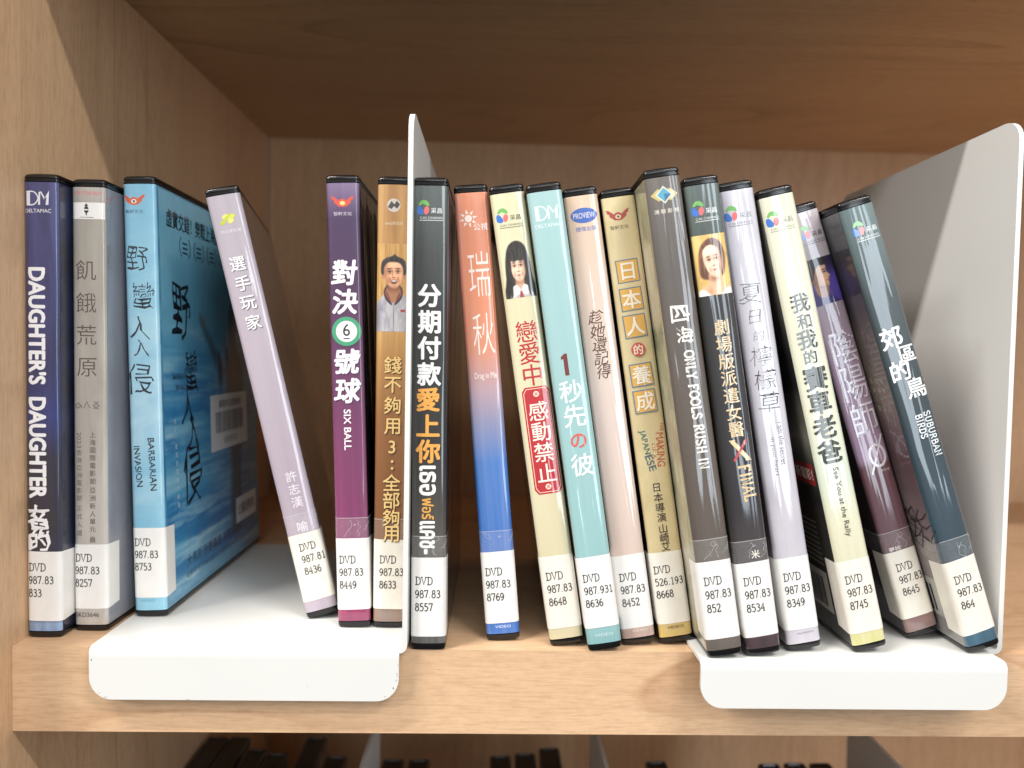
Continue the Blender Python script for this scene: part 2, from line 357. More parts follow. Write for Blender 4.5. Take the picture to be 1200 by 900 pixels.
COVER = {}
class Dec:
    """flat print collected in wrap coordinates (s, z) of a case"""
    def __init__(s, parent, base=.05): s.p = COVER.get(parent.name, parent); s.z = []; s.photo = False; s.v = []; s.f = []; s.i = []; s.m = []; s.n = []; s.base = base; s.k = 0
    def mi(s, m):
        if m not in s.m: s.m.append(m)
        return s.m.index(m)
    def raw(s, pts, faces, col, coat=True):
        m = s.mi(ink(col, coat, s.photo) if isinstance(col, str) else col)
        if not pts: return
        s.z.append((min(p[1] for p in pts), max(p[1] for p in pts), len(s.f), len(s.f)+len(faces)))
        off = s.base + s.k*.0035; s.k += 1; b = len(s.v)
        for (u, z) in pts: s.v.append((u, z, off))
        for f in faces:
            a = sum(pts[f[i-1]][0]*pts[f[i]][1]-pts[f[i]][0]*pts[f[i-1]][1] for i in range(len(f)))
            if a < 0: f = f[::-1]
            s.f.append(tuple(b+i for i in f)); s.i.append(m)
    def poly(s, pts, col, **k): s.raw(pts, [tuple(range(len(pts)))], col, **k)
    def rect(s, u0, z0, u1, z1, col, **k):
        n = max(1, int(abs(u1-u0)/1.6)); pts = []; fs = []
        for i in range(n+1):
            u = u0+(u1-u0)*i/n; pts += [(u, z0), (u, z1)]
        for i in range(n): fs.append((2*i, 2*i+2, 2*i+3, 2*i+1))
        s.raw(pts, fs, col, **k)
    def ell(s, cu, cz, ru, rz, col, n=20, a0=0, rot=0, **k):
        c, q = math.cos(rot), math.sin(rot)
        s.poly([(cu+ru*math.cos(2*math.pi*i/n)*c-rz*math.sin(2*math.pi*i/n)*q, cz+ru*math.cos(2*math.pi*i/n)*q+rz*math.sin(2*math.pi*i/n)*c) for i in range(n)], col, **k)
    def line(s, pts, w, col, closed=False, pen=None, **k):
        """mitred ribbon; pen = thickness factor of horizontal strokes"""
        P = [Vector(p) for p in pts]; n = len(P)
        if n < 2: return
        L, R_ = [], []
        for i in range(n):
            a = P[i-1] if (i > 0 or closed) else None; b = P[(i+1) % n] if (i < n-1 or closed) else None
            d1 = (P[i]-a).normalized() if a is not None and (P[i]-a).length > 1e-6 else None
            d2 = (b-P[i]).normalized() if b is not None and (b-P[i]).length > 1e-6 else None
            d = ((d1 or d2 or Vector((1, 0)))+(d2 or d1 or Vector((1, 0))))
            d = d.normalized() if d.length > 1e-4 else (d1 or d2)
            nn = Vector((-d.y, d.x)); ww = w/2
            if pen: ww *= pen+(1-pen)*abs(d.y)**.8
            if d1 and d2: ww /= max(.6, nn.dot(Vector((-d1.y, d1.x))))
            L.append(P[i]+nn*ww); R_.append(P[i]-nn*ww)
        m = n if closed else n-1
        fs = [(i, (i+1) % n, n+(i+1) % n, n+i) for i in range(m)]
        s.raw([tuple(p) for p in L+R_], fs, col, **k)
    def glyphs(s, G, cu, cz, size, col, rot=0., sx=1., shear=0., warp=0., **k):
        if len(G) == 3 and G[2] > 0:      # heavier face: the same outline struck several times
            r = G[2]*size*.62
            for i in range(6 if G[2] > .015 else 3):
                a = i*math.pi*2/(6 if G[2] > .015 else 3)+.3
                s.glyphs(G[:2], cu+r*math.cos(a), cz+r*math.sin(a), size, col, rot, sx, shear, warp, **k)
            if G[2] < .03: return
        vs, fs = G[:2]; c, q = math.cos(rot), math.sin(rot); out = []
        for (x, y) in vs:
            x2 = (x*sx+y*shear)*size; y2 = y*size
            if warp:
                x2 += warp*size*(math.sin(y*9+cz)+.6*math.sin(y*17+x*11+cu)); y2 += warp*size*(math.sin(x*10+cz*1.3)+.5*math.sin(x*19+y*7))
            out.append((cu+x2*c-y2*q, cz+x2*q+y2*c))
        s.raw(out, fs, col, **k)
    def build(s, name):
        if not s.f: return
        # cut every shape into narrow strips so that it follows the rounded spine, then wrap it
        cl = []
        for a, b, f0, f1 in sorted(s.z):     # words standing well apart become parts of their own
            if cl and a < cl[-1][0]+3: cl[-1][0] = max(cl[-1][0], b); cl[-1][1] += range(f0, f1)
            else: cl.append([b, list(range(f0, f1))])
        for _, ids in cl: s.part(name, sorted(ids))
    def part(s, name, ids):
        me = bpy.data.meshes.new('flat'); me.from_pydata(s.v, [], [s.f[i] for i in ids]); me.polygons.foreach_set('material_index', [s.i[i] for i in ids])
        bm = bmesh.new(); bm.from_mesh(me); bpy.data.meshes.remove(me)
        bmesh.ops.delete(bm, geom=[v for v in bm.verts if not v.link_faces], context='VERTS')
        for c in (-7, -6.2, -5.5, -4.4, -3.3, -2.2, -1.1, 0, 1.1, 2.2, 3.3, 4.4, 5.5, 6.2, 7):
            bmesh.ops.bisect_plane(bm, geom=bm.verts[:]+bm.edges[:]+bm.faces[:], dist=1e-5, plane_co=(c, 0, 0), plane_no=(1, 0, 0))
        nv, nn = [], []
        for v in bm.verts:
            x, y, nx, ny = wrap(v.co.x, v.co.z); nv.append((x*MM, y*MM, v.co.y*MM)); nn.append((nx, ny, 0))
        bm.verts.index_update()
        nf = [tuple(v.index for v in f.verts) for f in bm.faces]; ni = [f.material_index for f in bm.faces]; bm.free()
        return finish(name, nv, nf, s.m, s.p, ni, True, nn)

_g = {}
def glyph(txt, bold=0.):
    """outline text filled by Blender's own font, centred; height about 1 em"""
    k = (txt, bold)
    if k in _g: return _g[k]
    cu = bpy.data.curves.new('t', 'FONT'); cu.body = txt; cu.size = 1; cu.align_x = 'LEFT'; cu.resolution_u = 3; cu.offset = min(bold, 0.)
    o = bpy.data.objects.new('t', cu); COL.objects.link(o)
    dg = bpy.context.evaluated_depsgraph_get(); me = bpy.data.meshes.new_from_object(o.evaluated_get(dg))
    vs = [(v.co.x, v.co.y) for v in me.vertices]; fs = [tuple(p.vertices) for p in me.polygons]
    # keep all faces facing the reader
    out = []
    for f in fs:
        a = sum(vs[f[i]][0]*vs[f[(i+1) % len(f)]][1]-vs[f[(i+1) % len(f)]][0]*vs[f[i]][1] for i in range(len(f)))
        out.append(f if a > 0 else f[::-1])
    bpy.data.objects.remove(o); bpy.data.meshes.remove(me); bpy.data.curves.remove(cu)
    if vs:
        x0, x1 = min(v[0] for v in vs), max(v[0] for v in vs); y0, y1 = min(v[1] for v in vs), max(v[1] for v in vs)
        vs = [(v[0]-(x0+x1)/2, v[1]-(y0+y1)/2) for v in vs]
        _g[k] = ((vs, out, max(bold, 0.)), x1-x0, y1-y0)
    else: _g[k] = (([], []), .3, 0)
    return _g[k]

def C(u): return u-TH/2      # u measured from the spine's left edge

def col_text(d, txt, a, b, size, color, bold=0., lean=0., **k):
    """characters one under the other from (u,z) a to b"""
    n = len(txt)
    for i, ch in enumerate(txt):
        if ch == ' ': continue
        f = i/(n-1) if n > 1 else 0
        G, w, h = glyph(ch, bold)
        d.glyphs(G, C(a[0]+(b[0]-a[0])*f), a[1]+(b[1]-a[1])*f, size, color, **k)
def down_text(d, txt, a, b, cap, color, bold=0., **k):
    """a word turned to read downward between (u,z) a and b; cap = letter height mm"""
    G, w, h = glyph(txt, bold); L = math.hypot(b[0]-a[0], b[1]-a[1]); size = cap/h
    rot = math.atan2(b[1]-a[1], b[0]-a[0])
    d.glyphs(G, C((a[0]+b[0])/2), (a[1]+b[1])/2, size, color, rot=rot, sx=L/(w*size), **k)
def fit_text(d, txt, u, z, width, height, color, bold=0., **k):
    G, w, h = glyph(txt, bold); size = height/h
    d.glyphs(G, C(u), z, size, color, sx=width/(w*size), **k)

# small serif alphabet drawn as pen strokes (cap height 8)
def sm(pts, closed=False, n=5):
    P = list(pts); N = len(P); out = []
    rng = range(N) if closed else range(N-1)
    for i in rng:
        p1, p2 = P[i], P[(i+1) % N]
        p0 = P[i-1] if (closed or i > 0) else p1; p3 = P[(i+2) % N] if (closed or i < N-2) else p2
        for j in range(n):
            t = j/n
            out.append(tuple(.5*((2*p1[c])+(-p0[c]+p2[c])*t+(2*p0[c]-5*p1[c]+4*p2[c]-p3[c])*t*t+(-p0[c]+3*p1[c]-3*p2[c]+p3[c])*t**3) for c in (0, 1)))
    if not closed: out.append(P[-1])
    return out
def sf(x, y, w=1.5): return ([(x-w/2, y), (x+w/2, y)], 0)
six = [(sm([(4.2, 7.4), (2.6, 7.6), (1., 5.4), (.6, 2.4), (2.5, 0), (4.4, 1.8), (4.1, 4.1), (2.5, 4.7), (.8, 3.0)]), 0)]
GL = {
 '0': [(sm([(2.5, 8), (4.4, 6), (4.4, 2), (2.5, 0), (.6, 2), (.6, 6)], True), 1)],
 '1': [([(1., 6.6), (2.6, 8), (2.6, 0)], 0), sf(2.6, 0, 2.8)],
 '2': [(sm([(.7, 6.2), (1.1, 7.5), (2.5, 8), (4.1, 7.2), (4.1, 5.4), (2.8, 3.2), (.6, 0.1)]), 0), ([(.6, 0), (4.4, 0), (4.5, 1.3)], 0)],
 '3': [(sm([(.8, 7), (2.4, 8), (4.0, 7), (3.8, 5.2), (2.0, 4.4)]), 0), (sm([(2.0, 4.4), (4.1, 3.7), (4.4, 1.6), (2.6, 0), (.6, .9)]), 0)],
 '4': [([(3.5, 0), (3.5, 8), (.4, 2.6), (4.8, 2.6)], 0), sf(3.5, 0, 2.2)],
 '5': [([(4.1, 8), (1.2, 8), (1, 4.6)], 0), (sm([(1, 4.6), (2.6, 5.1), (4.2, 4), (4.3, 1.7), (2.5, 0), (.6, .8)]), 0)],
 '6': six, '9': [([(5-x, 8-y) for x, y in six[0][0]], 0)],
 '7': [([(.6, 6.8), (.6, 8), (4.5, 8), (2, 0)], 0)],
 '8': [(sm([(2.5, 8), (4, 7), (3.8, 5.2), (2.5, 4.4), (1.2, 5.2), (1, 7)], True), 1), (sm([(2.5, 4.4), (4.3, 3.4), (4.3, 1.1), (2.5, 0), (.7, 1.1), (.7, 3.4)], True), 1)],
 '.': [([(2.2, 0), (2.2, .9)], 0)],
 ',': [([(2.5, .6), (1.8, -1)], 0)],
 'D': [([(1.2, 8), (1.2, 0)], 0), (sm([(.1, 8), (2.6, 8), (4.6, 6.6), (4.9, 4), (4.6, 1.4), (2.6, 0), (.1, 0)]), 0)],
 'V': [([(.5, 8), (2.6, .1), (4.7, 8)], 0), sf(.5, 8, 1.9), sf(4.7, 8, 1.9)],
 'O': [(sm([(2.6, 8), (4.9, 6.2), (4.9, 1.8), (2.6, 0), (.3, 1.8), (.3, 6.2)], True), 1)],
 'N': [([(.9, 0), (.9, 8), (4.5, .1), (4.5, 8)], 0), sf(.9, 0), sf(.6, 8), sf(4.5, 8)],
 'L': [([(1.2, 8), (1.2, 0), (4.6, 0), (4.6, 1.8)], 0), sf(1.2, 8, 2)],
 'Y': [([(.4, 8), (2.6, 4)], 0), ([(4.8, 8), (2.6, 4), (2.6, 0)], 0), sf(2.6, 0, 2), sf(.5, 8), sf(4.7, 8)],
 'F': [([(1.2, 0), (1.2, 8), (4.6, 8), (4.6, 6.6)], 0), ([(1.2, 4.3), (3.6, 4.3)], 0), sf(1.2, 0, 2)],
 'E': [([(4.6, 1.6), (4.6, 0), (1.2, 0), (1.2, 8), (4.5, 8), (4.5, 6.6)], 0), ([(1.2, 4.2), (3.6, 4.2)], 0)],
 'S': [(sm([(4.3, 6.3), (3.6, 7.7), (1.8, 7.8), (.8, 6.3), (1.6, 4.8), (3.6, 3.6), (4.6, 2), (3.6, .2), (1.6, .2), (.6, 1.9)]), 0)],
 'R': [([(1.1, 0), (1.1, 8)], 0), (sm([(1.1, 8), (3.4, 8), (4.4, 6.2), (3.4, 4.3), (1.1, 4.2)]), 0), ([(2.6, 4.2), (4.9, 0)], 0), sf(1.1, 0, 1.8)],
 'B': [([(1.1, 0), (1.1, 8)], 0), (sm([(.6, 8), (3.4, 8), (4.2, 6.2), (3.4, 4.4), (1.1, 4.3)]), 0), (sm([(1.1, 4.3), (3.8, 4.2), (4.8, 2.2), (3.6, 0), (.6, 0)]), 0)],
 'U': [(sm([(.9, 8), (.9, 2), (2.7, 0), (4.5, 2), (4.5, 8)]), 0), sf(.9, 8), sf(4.5, 8)],
 'H': [([(.9, 0), (.9, 8)], 0), ([(4.5, 0), (4.5, 8)], 0), ([(.9, 4.2), (4.5, 4.2)], 0), sf(.9, 0), sf(.9, 8), sf(4.5, 0), sf(4.5, 8)],
 'I': [([(2.5, 0), (2.5, 8)], 0), sf(2.5, 0, 2), sf(2.5, 8, 2)],
 'A': [([(.4, 0), (2.7, 8), (5, 0)], 0), ([(1.2, 2.6), (4.1, 2.6)], 0), sf(.4, 0), sf(5, 0)],
 'T': [([(2.6, 0), (2.6, 8)], 0), ([(.4, 6.6), (.4, 8), (4.8, 8), (4.8, 6.6)], 0), sf(2.6, 0, 2)],
 'M': [([(.5, 0), (.8, 8), (2.7, 1.5), (4.6, 8), (4.9, 0)], 0), sf(.5, 0), sf(4.9, 0)],
 'C': [(sm([(4.6, 6.4), (3.6, 7.8), (1.6, 7.4), (.4, 4), (1.6, .6), (3.6, .2), (4.7, 1.8)]), 0)],
 'X': [([(.5, 8), (4.7, 0)], 0), ([(4.7, 8), (.5, 0)], 0), sf(.5, 0), sf(4.7, 0), sf(.5, 8), sf(4.7, 8)],
 "'": [([(2.5, 8), (2.3, 6.4)], 0)], ' ': [],
}
WID = {'D': 1.3, 'V': 1.3, '.': .62}
def serif(d, txt, u, z, cap, adv, color, pen_w=.95, pen=None, rot=0., prop=False, **k):
    """left baseline at (u,z)"""
    sc = cap/8; c, q = math.cos(rot), math.sin(rot); x = 0
    for ch in txt:
        wf = WID.get(ch, 1.) if prop else {'I': .62, ' ': .6, 'L': .95}.get(ch, 1.05)
        gs = (wf if ch in 'DV' else 1.) if prop else min(1., wf)
        for pts, cl in GL[ch]:
            P = []
            for (a, b) in pts:
                X, Y = x+((a-2.5)*gs+2.5*(1 if ch != '.' and not (ch == 'I' and not prop) else .55)+(.5*(wf-1)*5 if ch in 'DV' and prop else 0))*sc*adv/(cap*.72), b*sc
                P.append((C(u)+X*c-Y*q, z+X*q+Y*c))
            if pen and rot:   # vertical strokes stay thick when the word is turned
                d.line(P, pen_w*sc, color, bool(cl), None, **k)
            else: d.line(P, pen_w*sc, color, bool(cl), pen, **k)
        x += adv*wf

# ------------------------------------------------------------------ logos and small portraits (flat print)
def logo_leaf(d, u, z, dark='#3a3f3c', txt='采昌', s=1.0, tx=5.3):
    d.poly([(C(u+a*s), z+b*s) for a, b in sm([(-2.9, .2), (-2.9, -2.2), (-1.6, -2.9), (-.3, -2.5), (-.5, -1), (-1.8, .6)], True, 4)], '#2f6fc4')
    d.poly([(C(u+a*s), z+b*s) for a, b in sm([(-2.4, 1.3), (-1.2, 3), (.8, 3), (2, 1.6), (1.6, .7), (-.6, 1.6), (-1.6, 1)], True, 4)], '#6fb25a')
    d.poly([(C(u+a*s), z+b*s) for a, b in sm([(-.2, -.8), (.6, .5), (1.6, .4), (2, -1), (1.1, -2.6), (.1, -2.5)], True, 4)], '#e2696c')
    fit_text(d, txt, u+tx*s, z-1.1, 4.6*s, 2.2*s, dark, .01)
    fit_text(d, 'CAI CHANG', u+2.9*s, z-3.9, 9.4*s, .9*s, dark)
    d.line([(C(u-2), z-4.9), (C(u+7.8*s), z-4.9)], .22, dark)
def logo_wings(d, u, z, red='#c9453c', dark='#2a2a30', light='#f2e6d8'):
    L = [(-.9, .2), (-2.2, 1.2), (-3.6, 2.3), (-5, 2.6), (-4.2, 1.6), (-4.7, 1.4), (-3.4, .6), (-3.6, -.1), (-2.3, -1.2), (-1.2, -2)]
    d.poly([(C(u+a), z+b) for a, b in L], red); d.poly([(C(u-a), z+b) for a, b in L][::-1], red)
    d.ell(C(u), z-.3, 1.9, 1.7, red); d.ell(C(u), z-.4, 1.15, .9, light); d.ell(C(u), z-.4, .5, .5, dark)
    fit_text(d, '智軒文化', u, z-4.7, 7.6, 1.6, dark)
def logo_dm(d, u, z, col='#e4e4ea'):
    d.line([(C(u-3.8), z+2.6), (C(u-3.8), z-2.6)], 1.5, col)
    d.line([(C(u+a), z+b) for a, b in sm([(-4.6, 2.7), (-1.4, 2.5), (.2, 0), (-1.4, -2.4), (-4.4, -2.7)])], .5, col)
    d.poly([(C(u+.2), z-2.6), (C(u+1.0), z-2.6), (C(u+1.1), z+2.6), (C(u+.5), z+2.6)], col)
    d.poly([(C(u+1.1), z+2.4), (C(u+2.6), z-.5), (C(u+2.7), z+.6), (C(u+1.4), z+2.9)], col)
    d.poly([(C(u+2.5), z-.4), (C(u+4.6), z+3.2), (C(u+4.3), z-2.6), (C(u+3.2), z-2.6), (C(u+3.6), z+.7)], col)
    fit_text(d, 'DELTAMAC', u+.1, z-5.0, 10.4, 1.5, col, .01)

# --- printed photographs: soft shapes rasterised onto a fine grid of coloured vertices (the ink on the paper)
def hexc(h): h = h.lstrip('#'); return np.array([int(h[i:i+2], 16)/255 for i in (0, 2, 4)])
class Paint:
    def __init__(s, u0, z0, u1, z1, step=.2, bg='#888888'):
        s.nu = int(abs(u1-u0)/step)+1; s.nz = int(abs(z1-z0)/step)+1
        s.u = np.linspace(u0, u1, s.nu); s.z = np.linspace(z0, z1, s.nz)
        s.X, s.Y = np.meshgrid(s.u, s.z); s.X0, s.Y0 = s.X, s.Y
        s.I = np.ones(s.X.shape+(3,))*hexc(bg); s.r = np.random.RandomState(7)
    def frame(s, cx, cy, rot=0):
        c, q = math.cos(rot), math.sin(rot); dx, dy = s.X0-cx, s.Y0-cy
        s.X, s.Y = dx*c+dy*q, -dx*q+dy*c
    def put(s, m, col, k=1.):
        m = np.clip(m*k, 0, 1)[..., None]; s.I = s.I*(1-m)+(hexc(col) if isinstance(col, str) else col)*m
    def mul(s, m, f): s.I = s.I*(1+(np.array(f)-1)*np.clip(m, 0, 1)[..., None])
    def g(s, x, y, sx, sy, rot=0):
        c, q = math.cos(rot), math.sin(rot); dx, dy = s.X-x, s.Y-y
        return np.exp(-(((dx*c+dy*q)/sx)**2+((-dx*q+dy*c)/sy)**2))
    def ell(s, x, y, rx, ry, soft=.15, rot=0):
        c, q = math.cos(rot), math.sin(rot); dx, dy = s.X-x, s.Y-y
        d = np.sqrt(((dx*c+dy*q)/rx)**2+((-dx*q+dy*c)/ry)**2); return np.clip((1-d)*min(rx, ry)/soft*.5+.5, 0, 1)
    def poly(s, pts, soft=.2, smooth=True):
        P = np.array(sm(pts, True, 4) if smooth else pts, float); n = len(P)
        ins = np.zeros(s.X.shape, bool); dist = np.full(s.X.shape, 1e9)
        for i in range(n):
            x1, y1 = P[i-1]; x2, y2 = P[i]
            if y1 != y2: ins ^= ((y1 > s.Y) != (y2 > s.Y)) & (s.X < (x2-x1)*(s.Y-y1)/(y2-y1)+x1)
            L = (x2-x1)**2+(y2-y1)**2+1e-12; t = np.clip(((s.X-x1)*(x2-x1)+(s.Y-y1)*(y2-y1))/L, 0, 1)
            dist = np.minimum(dist, np.hypot(s.X-x1-t*(x2-x1), s.Y-y1-t*(y2-y1)))
        return np.clip(np.where(ins, dist, -dist)/soft*.5+.5, 0, 1)
    def fbm(s, sx, sy, seed=1, oct=5):
        r = np.random.RandomState(seed); out = np.zeros(s.X.shape); a = 1; tot = 0
        for o in range(oct):
            gx, gy = s.X0/sx*2**o+50, s.Y0/sy*2**o+50; tab = r.rand(257, 257)
            ix, iy = np.floor(gx).astype(int), np.floor(gy).astype(int); fx, fy = gx-ix, gy-iy
            fx = fx*fx*(3-2*fx); fy = fy*fy*(3-2*fy); ix %= 256; iy %= 256
            out += a*((tab[iy, ix]*(1-fx)+tab[iy, ix+1]*fx)*(1-fy)+(tab[iy+1, ix]*(1-fx)+tab[iy+1, ix+1]*fx)*fy); tot += a; a *= .55
        return out/tot
    def build(s, name, parent, off=.055):
        vs, ns = [], []
        I = np.clip(s.I, 0, 1); lin = np.where(I <= .04045, I/12.92, ((I+.055)/1.055)**2.4)
        for j in range(s.nz):
            for i in range(s.nu):
                x, y, nx, ny = wrap(s.u[i], off); vs.append((x*MM, y*MM, s.z[j]*MM)); ns.append((nx, ny, 0))
        w = s.nu; flip = s.u[0] > s.u[-1]
        fs = [(j*w+i, j*w+i+1, (j+1)*w+i+1, (j+1)*w+i) for j in range(s.nz-1) for i in range(w-1)]
        if flip: fs = [f[::-1] for f in fs]
        o = finish(name, vs, fs, [PHOTO()], COVER.get(parent.name, parent), None, True, ns)
        a = o.data.color_attributes.new('print', 'FLOAT_COLOR', 'POINT')
        a.data.foreach_set('color', np.concatenate([lin, np.ones(lin.shape[:2]+(1,))], 2).astype(np.float32).ravel())
        return o
_ph = []
def PHOTO():
    if not _ph:
        t = NT('printed_photograph'); at = t.add('ShaderNodeAttribute', attribute_name='print'); t.link(at.outputs['Color'], t.b.inputs['Base Color'])
        t.b.inputs['Roughness'].default_value = .5; film_coat(t); _ph.append(t.m)
    return _ph[0]

def paint_face(p, w, h, skin, turn=0., mouth='closed', lip='#a8504a', brow='#2b1f1a', light=1, age=0):
    """face centred on the painter's frame, w,h half sizes"""
    X, Y = p.X/w, p.Y/h
    m = p.poly([(a*w, b*h) for a, b in ((-.98, .3), (-.93, -.2), (-.68, -.68), (-.3, -.98), (.05, -1.06), (.38, -.96), (.72, -.64), (.94, -.2), (.98, .3), (.8, .85), (0, 1.12), (-.8, .85))], .22)
    sk = hexc(skin); p.put(m, sk)
    T = turn
    def G(x, y, sx, sy, r=0): return p.g(x*w, y*h, sx*w, sy*h, r)*m
    # modelling of the head
    p.mul(np.clip(-(X*light)-.35, 0, 1)*1.5*m, (.70, .58, .52)); p.mul(np.clip((X*light)-.72, 0, 1)*2*m, (.75, .64, .58))
    p.mul(np.clip(-Y-.72, 0, 1)*2.2*m, (.7, .58, .52)); p.mul(G(0+T*.1, .72, .55, .28), (1.10, 1.10, 1.09))
    for sg in (-1, 1):
        ex = T*.16+sg*.41
        p.mul(G(ex, .2, .27, .15), (.72, .60, .54)); p.mul(G(ex+sg*.02, -.22, .22, .17), (1.10, 1.03, .99)); p.mul(G(ex+sg*.1, -.5, .16, .24), (.86, .76, .70))
        p.put(p.g(ex*w, .155*h, .17*w, .042*h)*m, '#ded2ca', .75)
        p.put(p.g(ex*w+T*.04*w, .155*h, .075*w, .06*h), '#150e0c', 1.25)
        p.put(p.g(ex*w, .205*h, .22*w, .026*h, -sg*.08), '#20140f', 1.1)
        p.put(p.g((ex+sg*.02)*w, .385*h, .24*w, .045*h, -sg*.12), brow, 1.)
        if age: p.mul(G(ex, .02, .2, .04), (.8, .7, .66)); p.mul(p.g((T*.1+sg*.36)*w, -.38*h, .05*w, .2*h, -sg*.5)*m, (.66, .52, .46))
    p.mul(G(T*.16-.10*light, 0.02, .06, .28), (.82, .70, .64)); p.mul(G(T*.16+.03, .02, .06, .28), (1.12, 1.1, 1.08))
    p.mul(G(T*.17, -.15, .10, .07), (1.1, 1.07, 1.05)); p.mul(G(T*.16, -.265, .19, .05), (.58, .45, .40))
    if mouth == 'smile':
        p.put(p.ell(T*.12*w, -.55*h, .34*w, .14*h, .2), '#5a2420'); p.put(p.ell(T*.12*w, -.51*h, .28*w, .065*h, .15), '#efe6de'); p.put(p.g(T*.12*w, -.70*h, .24*w, .035*h), lip, .9)
    else:
        p.put(p.g(T*.12*w, -.515*h, .21*w, .05*h), lip, .95); p.put(p.g(T*.12*w, -.59*h, .17*w, .05*h), lip, .8); p.put(p.g(T*.12*w, -.55*h, .22*w, .014*h), '#4a1c1a', .9)
    p.mul(G(T*.1, -.72, .2, .05), (.82, .72, .66))
    return m

def hair(p, m, dark, lightc, fx=3., fy=.3, seed=3):
    n = p.fbm(.45, 3.0, seed, 3); p.put(m, dark); p.put(m*np.clip((n-.45)*3, 0, 1), lightc, .75)

def portrait_man(e):
    p = Paint(-6.9, 125.7, 6.9, 162.2, .2, '#d3a765'); n = p.fbm(.5, 14, 2); p.mul(np.clip((n-.4)*3, 0, 1), (.82, .76, .68))
    p.I = p.I*(1-np.clip((p.Y0-158)/5, 0, 1)[..., None]*0)
    cx = .2; p.frame(cx, 125.7)
    shirt = p.poly([(-8, -1), (-8, 9), (-5.6, 13.6), (-2.4, 16.6), (0, 15), (2.6, 16.6), (5.6, 14), (8, 11), (8, -1)], .3)
    p.put(shirt, '#c4c3c9'); p.mul(shirt*np.clip((p.fbm(1.6, 5, 5)-.42)*3, 0, 1), (.82, .82, .84)); p.mul(shirt*p.g(-6.5, 5, 1.6, 9), (.66, .66, .7)); p.mul(shirt*p.g(6.2, 4, 1.2, 7), (.75, .75, .79)); p.mul(shirt*p.g(.2, 6, .22, 7), (.62, .62, .66))
    nk = p.poly([(-2.4, 20), (-2.5, 16), (0, 11.8), (2.5, 16), (2.4, 20)], .3); p.put(nk, '#b27c5a'); p.mul(nk*np.clip((p.Y-15.5)/4, 0, 1), (.66, .56, .5))
    for sg in (-1, 1):
        c = p.poly([(sg*2.6, 19.2), (sg*4.0, 17), (sg*3.3, 13.4), (sg*.5, 10.9), (sg*1.8, 14.6), (sg*2.9, 17)], .2); p.put(c, '#37303a')
        c = p.poly([(sg*3.0, 17.6), (sg*3.3, 15.6), (sg*1.1, 12.2), (sg*1.3, 12.9), (sg*2.9, 15.8)], .15); p.put(c, '#c9523e')
        p.put(p.ell(sg*4.35, 23.4, .75, 1.5, .3), '#b9805c')
    p.put(p.poly([(3.1, 8.1), (5.0, 8.1), (5.0, 9.2), (3.1, 9.2)], .1, False), '#a8393a')
    hair(p, p.poly([(-4.8, 23.6), (-5.1, 28), (-3.6, 30.2), (-.8, 31.2), (.4, 32.0), (1.4, 31.2), (4, 30.0), (5.1, 28), (4.8, 23.6), (0, 25)], .35), '#221e20', '#5c5654')
    p.frame(cx, 125.7+23.9, .03); m = paint_face(p, 4.15, 5.7, '#f0bd98', .15, 'smile', '#a8524a', '#2e2420', 1, 1)
    p.frame(cx, 125.7); hair(p, p.poly([(-4.4, 26.4), (-4.4, 29.2), (0, 30.6), (4.3, 29.2), (4.3, 26.4), (2.6, 28.4), (0, 28.9), (-2.6, 28.5)], .3), '#221e20', '#5c5654')
    p.build('portrait_print', e)

def portrait_girl(e):
    p = Paint(-5.9, 144.2, 6.6, 167.8, .2, '#dbd6b2'); p.frame(.3, 144.2)
    hair(p, p.poly([(-5.6, -1), (-5.1, 8), (-4.6, 15), (-3, 20.8), (.4, 22.9), (3.6, 20.9), (5, 15), (5.5, 8), (6.4, -1)], .25), '#1e1917', '#4e423b')
    c = p.poly([(-3.8, -1), (-3.2, 3.4), (-1, 5.2), (1.6, 4.8), (4.0, 3.2), (4.8, -1)], .3); p.put(c, '#d3cdc9'); p.mul(c*np.clip((p.fbm(1, 3, 4)-.45)*3, 0, 1), (.84, .84, .86))
    k = p.poly([(-1.3, 8), (-1.4, 4.4), (.2, 2.2), (1.8, 4.4), (1.7, 8)], .25); p.put(k, '#d2a386'); p.mul(k*np.clip((p.Y-5)/2, 0, 1), (.74, .66, .6))
    for sg in (-1, 1): p.put(p.poly([(.2+sg*1.6, 5.2), (.2+sg*3.6, 3.6), (.2+sg*2.4, 1), (.2, 2.4)], .2), '#f0eeec')
    p.put(p.poly([(-.2, 2.4), (.6, 2.4), (1.2, -1), (-.6, -1)], .2), '#9c4a44')
    p.frame(.45, 144.2+12, .02); paint_face(p, 3.15, 5.5, '#f6d4bc', -.15, 'closed', '#bd6a62', '#4a382e', -1)
    p.frame(.45, 144.2); hair(p, p.poly([(-3.7, 13.2), (-3.5, 19), (0, 21), (3.6, 19), (3.7, 13), (3.1, 15), (1.4, 14.6), (0, 15.0), (-1.5, 14.5), (-3, 15.2)], .35), '#1e1917', '#554840')
    for sg in (-1, 1): hair(p, p.poly([(sg*2.7, 16), (sg*3.8, 15), (sg*3.9, 6), (sg*4.2, 0), (sg*3.2, 2), (sg*3.0, 8)], .25), '#1e1917', '#4e423b')
    p.build('portrait_print', e)

